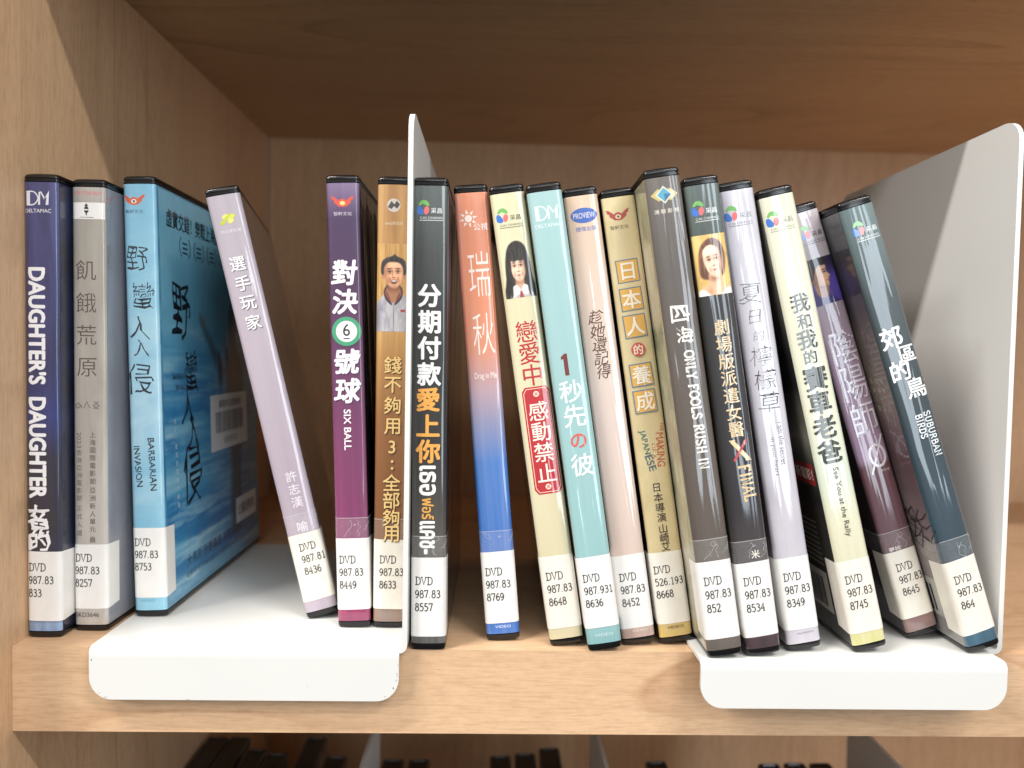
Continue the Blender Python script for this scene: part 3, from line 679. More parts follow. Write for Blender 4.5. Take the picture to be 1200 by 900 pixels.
def portrait_woman(e):
    p = Paint(-6.75, 143.7, 6.3, 167.2, .2, '#d9b467'); p.mul(p.g(-6, 165, 4, 9), (1.12, 1.14, 1.25)); p.mul(p.g(6, 150, 3, 8), (1.1, 1.1, 1.15)); p.mul(np.clip((p.fbm(3, 3, 3)-.5)*2, 0, 1), (.86, .84, .78))
    p.frame(.1, 143.7)
    hair(p, p.poly([(-4.7, 7), (-5.3, 12), (-4.2, 18.6), (-.4, 22), (3.6, 20.6), (5.1, 15), (4.4, 9.5), (3.2, 7), (0, 6)], .35), '#5e3826', '#b07c50')
    k = p.poly([(-7, -1), (-6, 2.6), (-2.6, 4.4), (-1.6, 8.6), (2, 8.6), (2.5, 4.4), (6, 2.8), (7, -1)], .35); p.put(k, '#e6b994'); p.mul(k*p.g(.1, 6.6, 2.2, 1.5), (.70, .60, .54)); p.mul(k*p.g(-2, 1.5, 1.2, 2), (.88, .82, .78))
    for sg in (-1, 1): c = p.poly([(sg*7, -1), (sg*6.4, 2), (sg*4.4, 2.2), (sg*1.6, -1)], .3); p.put(c, '#efece9')
    p.frame(.3, 143.7+12.9, .13); paint_face(p, 3.55, 5.9, '#fbdcc0', .25, 'closed', '#cc4c50', '#4e3020', -1)
    p.frame(.3, 143.7); hair(p, p.poly([(-3.9, 11), (-3.8, 17.8), (.2, 19.9), (3.4, 17.6), (3.8, 12.8), (4.6, 16.5), (2.8, 20.6), (-1.6, 20.9), (-4.6, 16.5)], .3), '#5a3422', '#a87248')
    p.put(p.poly([(2.2, 2), (3.0, 6), (2.5, 9.4), (1.9, 9.4), (1.6, 6), (.8, 2.5)], .25), '#e8bd9a')
    p.build('portrait_print', e)

def portrait_profile(e):
    p = Paint(-6.8, 147, 6.7, 166.6, .2, '#4f4290'); p.mul(p.g(6, 154, 3, 9), (1.25, 1.2, 1.3)); p.put(np.clip((p.Y0-158)/6, 0, 1), '#221c3a', .9)
    p.frame(-.6, 147)
    p.put(p.poly([(-7, -1), (-5.6, 4.8), (-2, 6.4), (1.6, 4.2), (4.6, 1.4), (6, -1)], .35), '#3b3274')
    p.put(p.poly([(-2.8, 9), (-2.4, 4), (1.4, 3.2), (2.2, 8)], .3), '#b07f66')
    m = p.poly([(-3.6, 9.5), (-3.8, 16), (-1.4, 18.2), (2.4, 17.8), (3.4, 15.4), (3.2, 13.5), (4.4, 11.4), (3.5, 10.8), (3.7, 10.1), (3.2, 9.5), (3.3, 8.2), (2.1, 6.8), (-1.2, 7.2)], .22)
    p.put(m, '#e6b795'); p.mul(m*p.g(-3.6, 10, 2.6, 5), (.55, .45, .42)); p.mul(m*p.g(1.8, 10.9, 1.3, 1.6), (1.1, 1.05, 1.0)); p.mul(m*p.g(2.3, 13.6, .9, .5), (.7, .58, .54)); p.mul(m*p.g(0, 7.2, 3, .8), (.7, .6, .56))
    hair(p, p.poly([(-4.4, 11.2), (-5, 17), (-3, 21), (1.6, 21.6), (4, 19), (3.3, 16.4), (.6, 16.4), (-1.3, 14.8), (-2.3, 11.6)], .25), '#17131d', '#3a3340')
    p.put(p.g(2.3, 14.5, .9, .17, .05), '#241814', 1.1); p.put(p.g(2.5, 13.3, .5, .2), '#1a100e', 1.2); p.put(p.g(3.0, 9.75, .7, .2), '#9c4f48', .9); p.put(p.ell(-1.7, 12, .6, 1.2, .3), '#c58f72'); p.mul(p.g(-1.6, 12, .25, .6), (.6, .5, .46))
    p.build('portrait_print', e)

def sea_cover(e):
    u0 = SS+1.2; p = Paint(u0, 4.3, u0+129, 185.7, 1.0, '#5fabd0')
    D_ = (p.X0-u0)/130; Z = p.Y0/190
    top = hexc('#6fb6d4'); mid_ = hexc('#7cc3e2'); low = hexc('#4a9ccb')
    p.I = top*(Z[..., None])+low*(1-Z[..., None])
    n = p.fbm(95, 8, 11, 6); n2 = p.fbm(170, 26, 12, 5); n3 = p.fbm(36, 2.6, 13, 5)
    sea_ = np.clip((118-p.Y0+n2*16)/10, 0, 1)
    p.put(np.clip((n2-.40)*4.5, 0, 1)*sea_, '#2a74ac', .8); p.put(np.clip((n-.48)*7, 0, 1)*sea_, '#9acfe4', .65); p.put(np.clip((.42-n)*6, 0, 1)*sea_, '#1d6fae', .6); p.put(np.clip((n3-.54)*9, 0, 1)*sea_*np.clip((n2-.3)*2, 0, 1), '#d4ebf4', .6)
    p.put(np.clip((p.fbm(50, 14, 14)-.45)*2.4, 0, 1)*(1-sea_), '#9bd0e4', .6)
    crest = np.exp(-((p.Y0-122-4*np.sin(p.X0*.06))/2.2)**2); p.put(crest*np.clip((n-.3)*2.5, 0, 1), '#bfe2f0', .6)
    p.put(np.clip(D_*1.5-.7, 0, 1), '#2a6484', .5)
    p.put(np.clip((Z-.62)*3, 0, 1)*(1-.5*D_), '#8cc8e2', .45)
    p.frame(u0, 0)
    f = p.poly([(84, 20), (84, 60), (80, 84), (78, 104), (70, 112), (60, 120), (50, 128), (44, 133), (45, 129), (56, 117), (66, 106), (72, 98), (80, 112), (84, 120), (86, 128), (84, 135), (90, 140), (97, 134), (95, 124), (98, 116), (106, 104), (104, 80), (100, 50), (100, 20)], 2.5)
    p.put(f, '#2f4a58', .72); p.put(f*p.g(92, 105, 8, 16), '#7a6558', .55); p.put(p.g(48, 130, 4, 3), '#8a6e60', .5)
    p.build('cover_photograph', e, .045)
def map_side(e, sgn, seed, z0=4.3, z1=185.7, pal=('#b6b09c', '#8f9478', '#d3ccb8', '#6d7462')):
    u0 = sgn*(SS+1.2); p = Paint(min(u0, u0+sgn*50), z0, max(u0, u0+sgn*50), z1, 1.0, pal[0])
    a = p.fbm(20, 30, seed, 5); b = p.fbm(9, 14, seed+3, 5)
    p.put(np.clip((a-.48)*5, 0, 1), pal[1], .8); p.put(np.clip((b-.52)*6, 0, 1), pal[2], .8); p.put(np.clip((.40-b)*8, 0, 1), pal[3], .8)
    p.build('cover_photograph', e, .045)

def barcode(d, u, z, w, h, col='#2a2a2c', seed=1):
    r = random.Random(seed); x = 0
    while x < w:
        b = r.choice((.6, .8, 1.3, .6)); d.poly([(u+x, z), (u+x+b, z), (u+x+b, z+h), (u+x, z+h)], col, coat=False); x += b+r.choice((.6, .8, 1.1))

# ------------------------------------------------------------------ one DVD case
def shell_mesh():
    """black keep case: rounded spine, recessed end caps"""
    bm = bmesh.new()
    sx = []
    inner = -.28
    for s in [-FL, -FL+ARC*.0] : pass
    prof = []
    for s in (-SS-.0, -SS+.6, -SS+1.2, -SS+1.8, -FL, -FL/2, 0, FL/2, FL, SS-1.8, SS-1.2, SS-.6, SS):
        x, y, nx, ny = wrap(s, 0); prof.append((x, y))
    prof += [(TH, CD-1.2), (TH-1.2, CD), (1.2, CD), (0, CD-1.2)]
    cx, cy = TH/2, CD/2
    def ring(off, z):
        out = []
        for x, y in prof:
            x2 = cx+(x-cx)*(1-off/(TH/2)); y2 = cy+(y-cy)*(1-off/(CD/2)); out.append(bm.verts.new((x2*MM, y2*MM, z*MM)))
        return out
    levels = [(2.6, .5), (2.3, 0.), (1.0, 0.), (.35, .35), (0.02, 1.1), (0.0, 2.5), (.4, 2.8), (.4, 186.7), (0.0, 186.9), (0., 187.5), (.3, 187.7), (.3, 188.1), (0., 188.3), (0.02, 188.9), (.35, 189.5), (1.1, 190.), (2.2, 190.), (2.6, 189.2)]
    rings = [ring(o, z) for o, z in levels]; n = len(prof)
    for a, b in zip(rings, rings[1:]):
        for i in range(n): bm.faces.new((a[i], a[(i+1) % n], b[(i+1) % n], b[i]))
    bm.faces.new(rings[0][::-1]); bm.faces.new(rings[-1])
    bmesh.ops.recalc_face_normals(bm, faces=bm.faces)
    me = bpy.data.meshes.new('case_shell'); bm.to_mesh(me); bm.free(); me.materials.append(BLACK)
    for p in me.polygons: p.use_smooth = True
    me.set_sharp_from_angle(angle=math.radians(32))
    return me
SHELL = shell_mesh()

def place(o, x, y, lean, yaw, z):
    l, w = math.radians(lean), math.radians(yaw); c, s, cw, sw = math.cos(l), math.sin(l), math.cos(w), math.sin(w)
    o.matrix_world = Matrix(((c*cw, sw, -s*cw, x*MM), (-c*sw, cw, s*sw, y*MM), (s, 0, c, z*MM), (0, 0, 0, 1)))

_rt = random.Random(21)
def make_case(pos, label, spine, left, right, group='DVD cases standing on the shelf', call=None, lab=(7.5, 38), tilt=0., lmat=None, call_at=(1.4, 30.5), tape=True, size=1.0, tall=1):
    e = bpy.data.objects.new('dvd_case', None); COL.objects.link(e); e['label'] = label; e['category'] = 'DVD case'; e['group'] = group
    place(e, *pos)
    if tall != 1: e.matrix_world = e.matrix_world @ Matrix.Diagonal((1, 1, tall, 1))
    o = bpy.data.objects.new('case_shell', SHELL); COL.objects.link(o); o.parent = e
    COVER[e.name] = strip_mesh('printed_cover', e, SVALS[0], SVALS[-1], 2.9, 186.5, .03, [left, spine, right], lambda s: 0 if s < -SS+.3 else 2 if s > SS-.3 else 1)
    if call:
        tilt = tilt or _rt.uniform(-.016, .016); lab = (lab[0]+_rt.uniform(-.3, .3), lab[1])
        lb = strip_mesh('call_number_label', e, -SS-8.5, SS+8.2, lab[0], lab[1], .13, [lmat or LABEL], skew=tilt, round_=.5)
        d = Dec(lb, .16)
        cap, adv = 3.05*size, 1.83*size; pitch = 5.35*size
        for i, ln in enumerate(call):
            serif(d, ln, call_at[0]+(.35 if i == 2 else 0)*0, call_at[1]-cap-i*pitch, cap, adv, CALL, .98, prop=True)
        d.build('call_number')
        if tape:
            strip_mesh('clear_tape', e, -SS-13, SS+13, lab[1]+.15, lab[1]+8.5, .17, [TAPE], nz=2)
            strip_mesh('tape_edge', e, -SS-13, SS+13, lab[1]+8.5, lab[1]+8.75, .18, [TEDGE])
    return e

DARKSIDE = print_mat('print_dark_back', [(0, '#17181c'), (190, '#1e2026')], '#343842', (60, 60, 60), .6, 2)
B = {1: (-.5, 9.2, .15, .1, 0), 2: (14.4, 16.9, .15, .17, 0), 3: (34.2, 28.6, 1.55, -.4, 2.15), 4: (110.0, 27.1, 13.2, -10.9, 2.15), 5: (125.3, 17.6, 2.08, .06, 2.15),
     6: (140.1, 17.9, 0, 0, 2.15), 7: (158.5, -.6, .47, .04, 0), 8: (189.2, 9.6, 5.12, .27, 0), 9: (215.6, 4.1, 8.72, .11, 0), 10: (230.7, -.9, 8.83, .55, 0),
     11: (245.8, 5.6, 8.82, .17, 0), 12: (261.9, 6.9, 9.03, -.4, .2), 13: (276.5, -12.1, 9.16, .2, 2.15), 14: (292.6, -10.2, 9.36, .07, 2.15), 15: (311.2, -4.8, 10.38, .02, 2.15),
     16: (338, -5.3, 13.78, -.04, 2.15), 17: (368.5, 9.6, 18.23, -.11, 2.15), 18: (384.8, -5.5, 18.52, -.04, 2.15)}

# 1 navy
sp = print_mat('print_navy', [(0, '#6f8fb8'), (6, '#8fa9cc'), (8, '#2c3350'), (45, '#23242f'), (75, '#24253a'), (92, '#2b3a80'), (110, '#2c3468'), (150, '#3a3f78'), (186, '#4a4e84')], '#1b2148', (160, 60, 22), .7, 1)
sd = print_mat('print_navy_side', [(0, '#0f1320'), (100, '#10142c'), (190, '#1c2034')], '#26345c', (60, 40, 40), .6, 4)
e = make_case(B[1], 'navy DVD case with white Latin title, first from the left beside the side panel', sp, sd, sd, call=['DVD', '987.83', '833'], lab=(7, 36), call_at=(.9, 31), tape=False)
d = Dec(e); logo_dm(d, 5.9, 180); d.build('studio_logo')
d = Dec(e); down_text(d, "DAUGHTER'S", (5.3, 152), (5.1, 105), 6.6, '#f0f0f4', .06); down_text(d, 'DAUGHTER', (5.0, 99.3), (4.9, 58.3), 6.6, '#f0f0f4', .06)
col_text(d, '女兒的', (5.0, 51.5), (5.4, 40.5), 8.2, '#efeff2', .045, warp=.05, sx=1.15); d.build('title_lettering')

# 2 grey
sp = print_mat('print_warm_grey', [(0, '#c4bfb8'), (120, '#b5aea4'), (175, '#aaa49a'), (186, '#bdb5ae')], '#8f8880', (90, 50, 20), .55, 5)
sd = print_mat('print_grey_side', [(0, '#a3a5ad'), (190, '#83858e')], '#6a6c76', (30, 30, 12), .6, 6)
e = make_case(B[2], 'grey DVD case with thin dark vertical characters, between the navy and sea blue cases', sp, sd, sd, call=['DVD', '987.83', '8257'], lab=(9.8, 37.2), call_at=(.7, 33), tape=False)
d = Dec(e); d.rect(C(.6), 173.4, C(13.6), 180.2, '#f1efec'); d.ell(C(6.3), 177.2, 1.0, 1.5, '#2b2926', 12); d.line([(C(6.3), 179.6), (C(6.3), 174.9)], .5, '#2b2926')
d.poly([(C(5.4), 178.7), (C(6.3), 179.9), (C(7.2), 178.7)], '#2b2926'); d.line([(C(4.4), 177.2), (C(8.2), 177.2)], .5, '#f1efec'); d.line([(C(3.6), 174.1), (C(9.2), 174.1)], .22, '#55504a'); d.build('distributor_sticker')
d = Dec(e); fit_text(d, 'TOP STAR FILM', 6.6, 184, 11.5, 1.5, '#d9707a', .01)
col_text(d, '飢餓荒原', (5.9, 152.3), (6.1, 111.9), 9.0, '#5a5048', -.004)
for u, P in ((2.4, [(1.6, -1.2), (.2, .9), (-1.2, 0), (-.2, -1.4), (1.4, .2)]), (6, [(-1.2, -1.2), (0, 1.5), (1.2, -1.2)]), (9.8, [(-1.2, -.2), (.9, 1.3), (-.8, 1.5), (1.3, -.2), (-1, -1.3), (1, -1.5), (-1.2, -.2)])):
    d.line([(C(u+a), 96+b) for a, b in P], .3, '#5a5048')
d.build('title_lettering')
d = Dec(e); col_text(d, '香港亞洲電影節', (2.6, 76), (2.6, 56.8), 2.6, '#6b645c'); down_text(d, '2023', (2.6, 84.6), (2.6, 78), 1.9, '#6b645c'); col_text(d, '正式入選', (2.6, 52.5), (2.5, 42), 2.6, '#6b645c')
col_text(d, '上海國際電影節', (8.3, 83.7), (8.3, 64), 2.7, '#5f5850'); col_text(d, '亞洲新人單元', (8.2, 60.2), (8.1, 43.6), 2.7, '#5f5850'); col_text(d, '最', (8.1, 39.2), (8.1, 39.2), 2.7, '#5f5850')
fit_text(d, 'SKD3646', 5.6, 7.2, 9.8, 1.9, '#4c4640', .008); d.build('small_lettering')

# 3 sea blue
sp = print_mat('print_pale_sea', [(0, '#8fc0d2'), (30, '#8cc0d6'), (90, '#b4d6e4'), (150, '#9acade'), (186, '#8cc2da')], '#70b2d2', (50, 40, 60), .6, 7)
sd = print_mat('print_sea', [(0, '#6db4d0'), (45, '#58a8d0'), (70, '#4492c4'), (110, '#66b2d6'), (150, '#6ab4d4'), (186, '#549fc8')], '#2a6c9c', (16, 16, 44), .7, 8, sea)
e = make_case(B[3], 'sea blue DVD case with its ocean front cover showing on the right', sp, sd, sd, call=['DVD', '987.83', '8753'], lab=(8.3, 39), call_at=(.9, 34.3), tape=False, tall=1.011)
d = Dec(e); logo_wings(d, 4.9, 179.6, '#d8623e', '#1f4e6a'); d.build('studio_logo')
d = Dec(e); dk = '#15222c'
for ch, u, z, s in (('野', 5.6, 154.8, 12), ('蠻', 7.6, 139, 12), ('人', 5.6, 125.5, 11), ('入', 6.2, 117, 8.5), ('侵', 5.2, 103.5, 14)):
    G, w, h = glyph(ch, -.006); d.glyphs(G, C(u), z, s, dk, sx=.85, warp=.035)
d.build('title_lettering')
d = Dec(e); down_text(d, 'BARBARIAN', (9.2, 78), (9.9, 55.3), 2.6, dk, .02, warp=.04); down_text(d, 'INVASION', (2.9, 74.5), (3.9, 57), 2.6, dk, .02, warp=.04); fit_text(d, 'VIDEO', 6, 7.2, 6, 1, '#4a93b4'); d.build('english_lettering')
# its front cover (depth measured from the spine's edge)
X = lambda dep: SS-RC+dep+TH/2
d = Dec(e)
for ch, dep, z, s in (('野', 24, 134, 28), ('蠻', 34, 106, 20), ('人', 29, 90, 19), ('入', 34, 77, 19), ('侵', 32, 58, 30)):
    G, w, h = glyph(ch, .004); d.glyphs(G, C(X(dep)), z, s, '#111d28', sx=.8, warp=.035)
d.build('cover_title')
d = Dec(e); fit_text(d, '虛實交錯！樊戰上海國際電影節', X(56), 174.5, 92, 8, '#142430', .03)
for i in range(4):
    u = C(X(30+i*17)); 
    for sg in (-1, 1): d.line([(u+sg*a, 163+b) for a, b in sm([(4, -4), (6, -1), (6, 2), (4.4, 5)])], .8, '#1d4660')
    for j in range(3): d.line([(u-3, 161+j*2.2), (u+3, 161+j*2.2)], .9, '#1d4660')
fit_text(d, 'BARBARIAN', X(21), 104, 17, 2.6, '#16283a', .01, warp=.03); fit_text(d, 'INVASION', X(22), 99, 13, 2.4, '#16283a', .01, warp=.03)
col_text(d, '兒子，是我的冒險的終點！', (X(13.5), 84), (X(15.5), 42), 2.6, '#cfe3ee')
d.build('cover_lettering'); d = Dec(e)
fit_text(d, '大馬新浪潮導演 陳翠梅編導演力作', X(73), 17.5, 100, 5.6, '#16364a', .01); fit_text(d, '電影節影帝最佳影片評審團大獎特別推薦作品', X(68), 11.2, 92, 2.4, '#1d4660')
fit_text(d, '勇敢者的成長之旅', X(102), 44, 34, 2.4, '#2b6b72'); d.build('cover_lettering')
sea_cover(e)
d = Dec(e, .2); d.p = e; d.raw([(C(X(57)), 64), (C(X(114)), 64), (C(X(114)), 93), (C(X(57)), 93)], [(0, 1, 2, 3)], '#f0f1f2'); barcode(d, C(X(64)), 73, 42, 11, seed=2); fit_text(d, '臺南市立圖書館', X(86), 88, 34, 4, '#2a2a2c', coat=False); fit_text(d, '0375721', X(86), 68.5, 20, 3, '#2a2a2c', coat=False); d.build('barcode_sticker')
d = Dec(e, .2); d.p = e; d.raw([(C(X(92)), 20), (C(X(127)), 20), (C(X(127)), 34), (C(X(92)), 34)], [(0, 1, 2, 3)], '#e4e7e8'); fit_text(d, '公播版專用', X(109), 27, 28, 6.4, '#3a3a3c', .02, coat=False); d.build('licence_sticker')

# 4 lilac
sp = print_mat('print_lilac', [(0, '#a99ba8'), (60, '#aa9ca9'), (130, '#b0a4ae'), (186, '#a8a0aa')], '#bcb1bc', (200, 60, 6), .5, 9)
sd = print_mat('print_brown_side', [(0, '#463c36'), (90, '#584d46'), (190, '#6d6058')], '#332b27', (20, 20, 14), .6, 10)
e = make_case(B[4], 'lilac DVD case leaning left on its own with four white characters', sp, sd, sd, call=['DVD', '987.81', '8436'], lab=(7.8, 38), call_at=(3.7, 33.5), lmat=LABELC)
d = Dec(e)
rnd = random.Random(5)
for i in range(9): d.ell(C(6.5+rnd.uniform(-2.6, 2.6)), 176.3+rnd.uniform(-1.2, 1.5)+0, 1.4, .9, rnd.choice(['#b9c43a', '#cfd24a', '#8fae3c', '#d9d873']), 9, rot=.5)
fit_text(d, '向日葵影視', 7.0, 171.2, 8.2, 1.4, '#e6dfe4'); d.build('studio_logo')
d = Dec(e)
for col, du, dz in (('#6d6570', .35, -.3), ('#f3f0f2', 0, 0)):
    col_text(d, '選手玩家', (6.4+du, 157.3+dz), (7.2+du, 132+dz), 6.6, col, .022)
d.build('title_lettering')
d = Dec(e); col_text(d, '許志漢', (7.4, 63.6), (7.4, 52.1), 5.0, '#e4dde4', .01); col_text(d, '喻', (7.3, 41), (7.3, 41), 5, '#e4dde4', .02); d.build('small_lettering')

# 5 purple
sp = print_mat('print_purple', [(0, '#8a2c56'), (10, '#a0315f'), (30, '#8a3a68'), (75, '#7c3863'), (120, '#5d3059'), (150, '#40244a'), (172, '#3a2450'), (186, '#7d6a8e')], '#4a2447', (220, 60, 5), .4, 11)
sd = print_mat('print_black_side', [(0, '#0c0a0c'), (190, '#141016')], '#22181f', (40, 40, 30), .5, 12)
e = make_case(B[5], 'purple DVD case with a green ringed ball 6, to the right of the lilac case', sp, sd, sd, call=['DVD', '987.83', '8449'], lab=(8.0, 38.2), call_at=(1.4, 30.7), tall=1.011)
d = Dec(e); logo_wings(d, 6.9, 178.6, '#cf4a3c', '#c9c0cc', '#e9c94a'); d.build('studio_logo')
d = Dec(e)
for col, du, dz, b in (('#4a2a52', .35, -.35, .06), ('#f2f0f3', 0, 0, .05)):
    for ch, z in (('對', 149.6), ('決', 137.6), ('號', 112.7), ('球', 100.5)):
        G, w, h = glyph(ch, b); d.glyphs(G, C(7+du), z+dz, 10.8, col, shear=.14)
d.ell(C(7.2), 125.2, 6.1, 6.1, '#3f9a72', 32); d.ell(C(7.2), 125.2, 4.4, 4.4, '#eef2ee', 28); fit_text(d, '6', 7.2, 125.8, 2.9, 5.0, '#1c1c1e', .012); d.line([(C(5.9), 122.2), (C(8.5), 122.2)], .5, '#1c1c1e')
down_text(d, 'SIX BALL', (6.6, 92.6), (6.5, 75.6), 2.9, '#efe6ec', .035); d.build('title_lettering')

# 6 wood brown
sp = print_mat('print_woodgrain', [(0, '#7a6a64'), (8, '#8d7e76'), (12, '#6e4426'), (60, '#7c4d28'), (88, '#8f5f33'), (115, '#b88a4e'), (126, '#cfa364'), (150, '#c89a5a'), (186, '#c79b62')], '#8a5a2c', (260, 60, 9), .55, 13)
e = make_case(B[6], 'wood brown DVD case with a smiling man, left of the upright white bookend plate', sp, sd, sd, call=['DVD', '987.83', '8633'], lab=(8.4, 38), call_at=(2.7, 31), lmat=LABELC, tall=1.011)
d = Dec(e); d.ell(C(7), 178, 2.8, 2.8, '#cfc8c4', 20); d.poly([(C(7+a), 178+b) for a, b in ((-2.6, -.8), (-1, 1.8), (.2, .4), (1.2, 1.9), (2.6, .4), (1.4, -1.4), (0, -.4), (-1, -1.6))], '#4a4442'); fit_text(d, 'mm2新加坡', 7.2, 170.6, 7.4, 1.5, '#e3d4bd'); d.build('studio_logo')
portrait_man(e)
d = Dec(e)
for col, du, dz, b, in (('#4a2b12', .3, -.3, .03), ('#eecb84', 0, 0, .018)):
    for ch, z in (('錢', 111.7), ('不', 103.4), ('夠', 94.8), ('用', 86), ('3', 77.3), ('全', 62.3), ('部', 54.8), ('夠', 47.4), ('用', 40.5)):
        G, w, h = glyph(ch, b); d.glyphs(G, C(7.4+du), z+dz, 7.6, col)
    for z in (71.2, 68.3): d.ell(C(7.6+du), z+dz, .6, .6, col, 10)
d.build('title_lettering')

# 7 dark slate
sp = print_mat('print_charcoal', [(0, '#62605e'), (8, '#6b6967'), (12, '#4b4541'), (45, '#55504a'), (80, '#2a2826'), (135, '#242626'), (160, '#3a4040'), (186, '#5c6664')], '#161818', (180, 60, 14), .5, 14)
sd7 = print_mat('print_violet_side', [(0, '#241c24'), (60, '#231f38'), (110, '#1b1a2c'), (130, '#803848'), (150, '#b49ab8'), (186, '#4a4c72')], '#1c1826', (30, 30, 30), .5, 15)
e = make_case(B[7], 'charcoal DVD case with white and orange title, right of the bookend plate', sp, DARKSIDE, sd7, call=['DVD', '987.83', '8557'], lab=(6, 38), call_at=(1.7, 30))
d = Dec(e); logo_leaf(d, 4.6, 177.8, '#dfe3e2', tx=5.0, s=.95); d.build('studio_logo')
d = Dec(e)
for i, ch in enumerate('分期付款'): G, w, h = glyph(ch, .05); d.glyphs(G, C(6.8), 143.2-i*10.4, 9.6, '#f2f2f0')
for i, ch in enumerate('愛上你'): G, w, h = glyph(ch, .05); d.glyphs(G, C(6.5), 101.8-i*10.4, 9.8, '#e7a34a')
d.build('title_lettering')
d = Dec(e); down_text(d, 'เธอ', (6.4, 75), (6.4, 63.4), 6.2, '#f0efec', .04); down_text(d, 'ฟอร์', (6.6, 62), (6.6, 53.6), 4.6, '#e0a54c', .03); down_text(d, 'แคช-', (6.4, 52.6), (6.4, 39.6), 5.8, '#f0efec', .04); d.build('thai_lettering')

# 8 coral to blue
sp = print_mat('print_coral_blue', [(0, '#1d62b4'), (40, '#2566b8'), (75, '#3b74be'), (92, '#8a8cae'), (105, '#b79aa4'), (122, '#dc9070'), (145, '#e28a60'), (186, '#dc865e')], '#c9d0e2', (250, 60, 4), .16, 16)
sd8 = print_mat('print_dusk_side', [(0, '#1a2c52'), (90, '#4a3c48'), (190, '#5c3c34')], '#2a2430', (30, 30, 30), .5, 17)
e = make_case(B[8], 'coral to blue fading DVD case with two tall white characters, gaps on both its sides', sp, sd8, sd8, call=['DVD', '987.83', '8769'], lab=(7.6, 37.7), call_at=(1.5, 30.8))
d = Dec(e); w_ = '#f2e3da'
d.ell(C(5.2), 176, 1.5, 1.5, w_, 16)
for i in range(8):
    a = math.radians(i*45+12); a1, a2 = a-.28, a+.28
    d.poly([(C(5.2)+2.1*math.cos(a1), 176+2.1*math.sin(a1)), (C(5.2)+2.1*math.cos(a2), 176+2.1*math.sin(a2)), (C(5.2)+3.9*math.cos(a), 176+3.9*math.sin(a))], w_)
fit_text(d, '公視', 10, 172.4, 6, 2.8, w_, .02); d.build('studio_logo')
d = Dec(e)
for ch, z, hh in (('瑞', 153.2, 18.5), ('秋', 128.6, 17)): fit_text(d, ch, 8, z, 8.6, hh, '#f4e8e0', -.008)
fit_text(d, 'Drag in Me', 7.6, 111, 9, 3.4, '#f4e8e0', 0); fit_text(d, 'VIDEO', 7.2, 5.9, 6.5, 1.1, '#cfe0f2', .01); d.build('title_lettering')

# 9 cream
sp = print_mat('print_cream', [(0, '#cfc3a0'), (60, '#d8cfae'), (186, '#dcd8b4')], '#cabf98', (160, 60, 10), .4, 18)
sd9 = print_mat('print_cream_side', [(0, '#8f866c'), (100, '#6c6250'), (190, '#a39c84')], '#55493a', (20, 20, 20), .7, 19)
e = make_case(B[9], 'cream DVD case with a girl in school collar and a red plaque title', sp, sd9, sd9, call=['DVD', '987.83', '8648'], lab=(7.6, 37.6), call_at=(1.9, 30.8), lmat=LABELC, tape=False)
d = Dec(e); logo_leaf(d, 4.3, 177.6, '#4a4a3e', tx=5.0, s=.95); d.build('studio_logo')
portrait_girl(e)
d = Dec(e); red = '#b8242c'
for ch, z in (('戀', 130.3), ('愛', 121.4), ('中', 112.5)): G, w, h = glyph(ch, .012); d.glyphs(G, C(7.5), z, 9.4, red)
P = [(3.6, 107.6), (12.2, 107.6), (13.6, 105.8), (13.6, 65.4), (12.2, 63.4), (3.6, 63.4), (2.2, 65.4), (2.2, 105.8)]
d.poly([(C(a), b) for a, b in P], red); P2 = [(7.9+(a-7.9)*.88, 85.5+(b-85.5)*.965) for a, b in P]; d.line([(C(a), b) for a, b in P2], .3, '#e9c9b4', True)
for z in (104.6, 66.3):
    d.ell(C(7.9), z, 1.2, 1.2, '#eed9c8', 12); d.line([(C(7.3), z-.6), (C(8.5), z+.6)], .3, red); d.line([(C(7.3), z+.6), (C(8.5), z-.6)], .3, red)
for i, ch in enumerate('感動禁止'): G, w, h = glyph(ch, .015); d.glyphs(G, C(7.9), 97.6-i*8.5, 8.4, '#f4e9dc')
d.build('title_lettering')

# 10 aqua
sp = print_mat('print_aqua', [(0, '#6f9fa3'), (8, '#84b0b3'), (40, '#8fb9ba'), (186, '#9dc2c3')], '#a9caca', (220, 60, 5), .4, 20)
sd10 = print_mat('print_aqua_side', [(0, '#4f7f80'), (190, '#7a9c9a')], '#365c5e', (20, 20, 20), .6, 21)
e = make_case(B[10], 'aqua DVD case with a dark red 1 and a red hiragana in its title', sp, sd10, sd10, call=['DVD', '987.931', '8636'], lab=(9.4, 38.8), call_at=(1.6, 31.6), size=.97, tape=False)
d = Dec(e); logo_dm(d, 6.8, 178, '#dfeeee'); d.build('studio_logo')
d = Dec(e); d.poly([(C(a), b) for a, b in ((5.6, 112.8), (7.3, 112.8), (7.3, 121.6), (6.2, 121.6), (4.7, 120.4), (4.7, 119.2), (5.6, 119.6))], '#6e2a26')
for ch, u, z in (('秒', 6.9, 106.3), ('先', 7.1, 96.4), ('彼', 7.6, 76.4)): G, w, h = glyph(ch, .018); d.glyphs(G, C(u), z, 9.6, '#eef6f5')
G, w, h = glyph('の', .02); d.glyphs(G, C(7.4), 86.2, 7.6, '#d65a54'); fit_text(d, 'VIDEO', 7.2, 6.4, 7.4, 1.2, '#cfe6e6', .01); d.build('title_lettering')

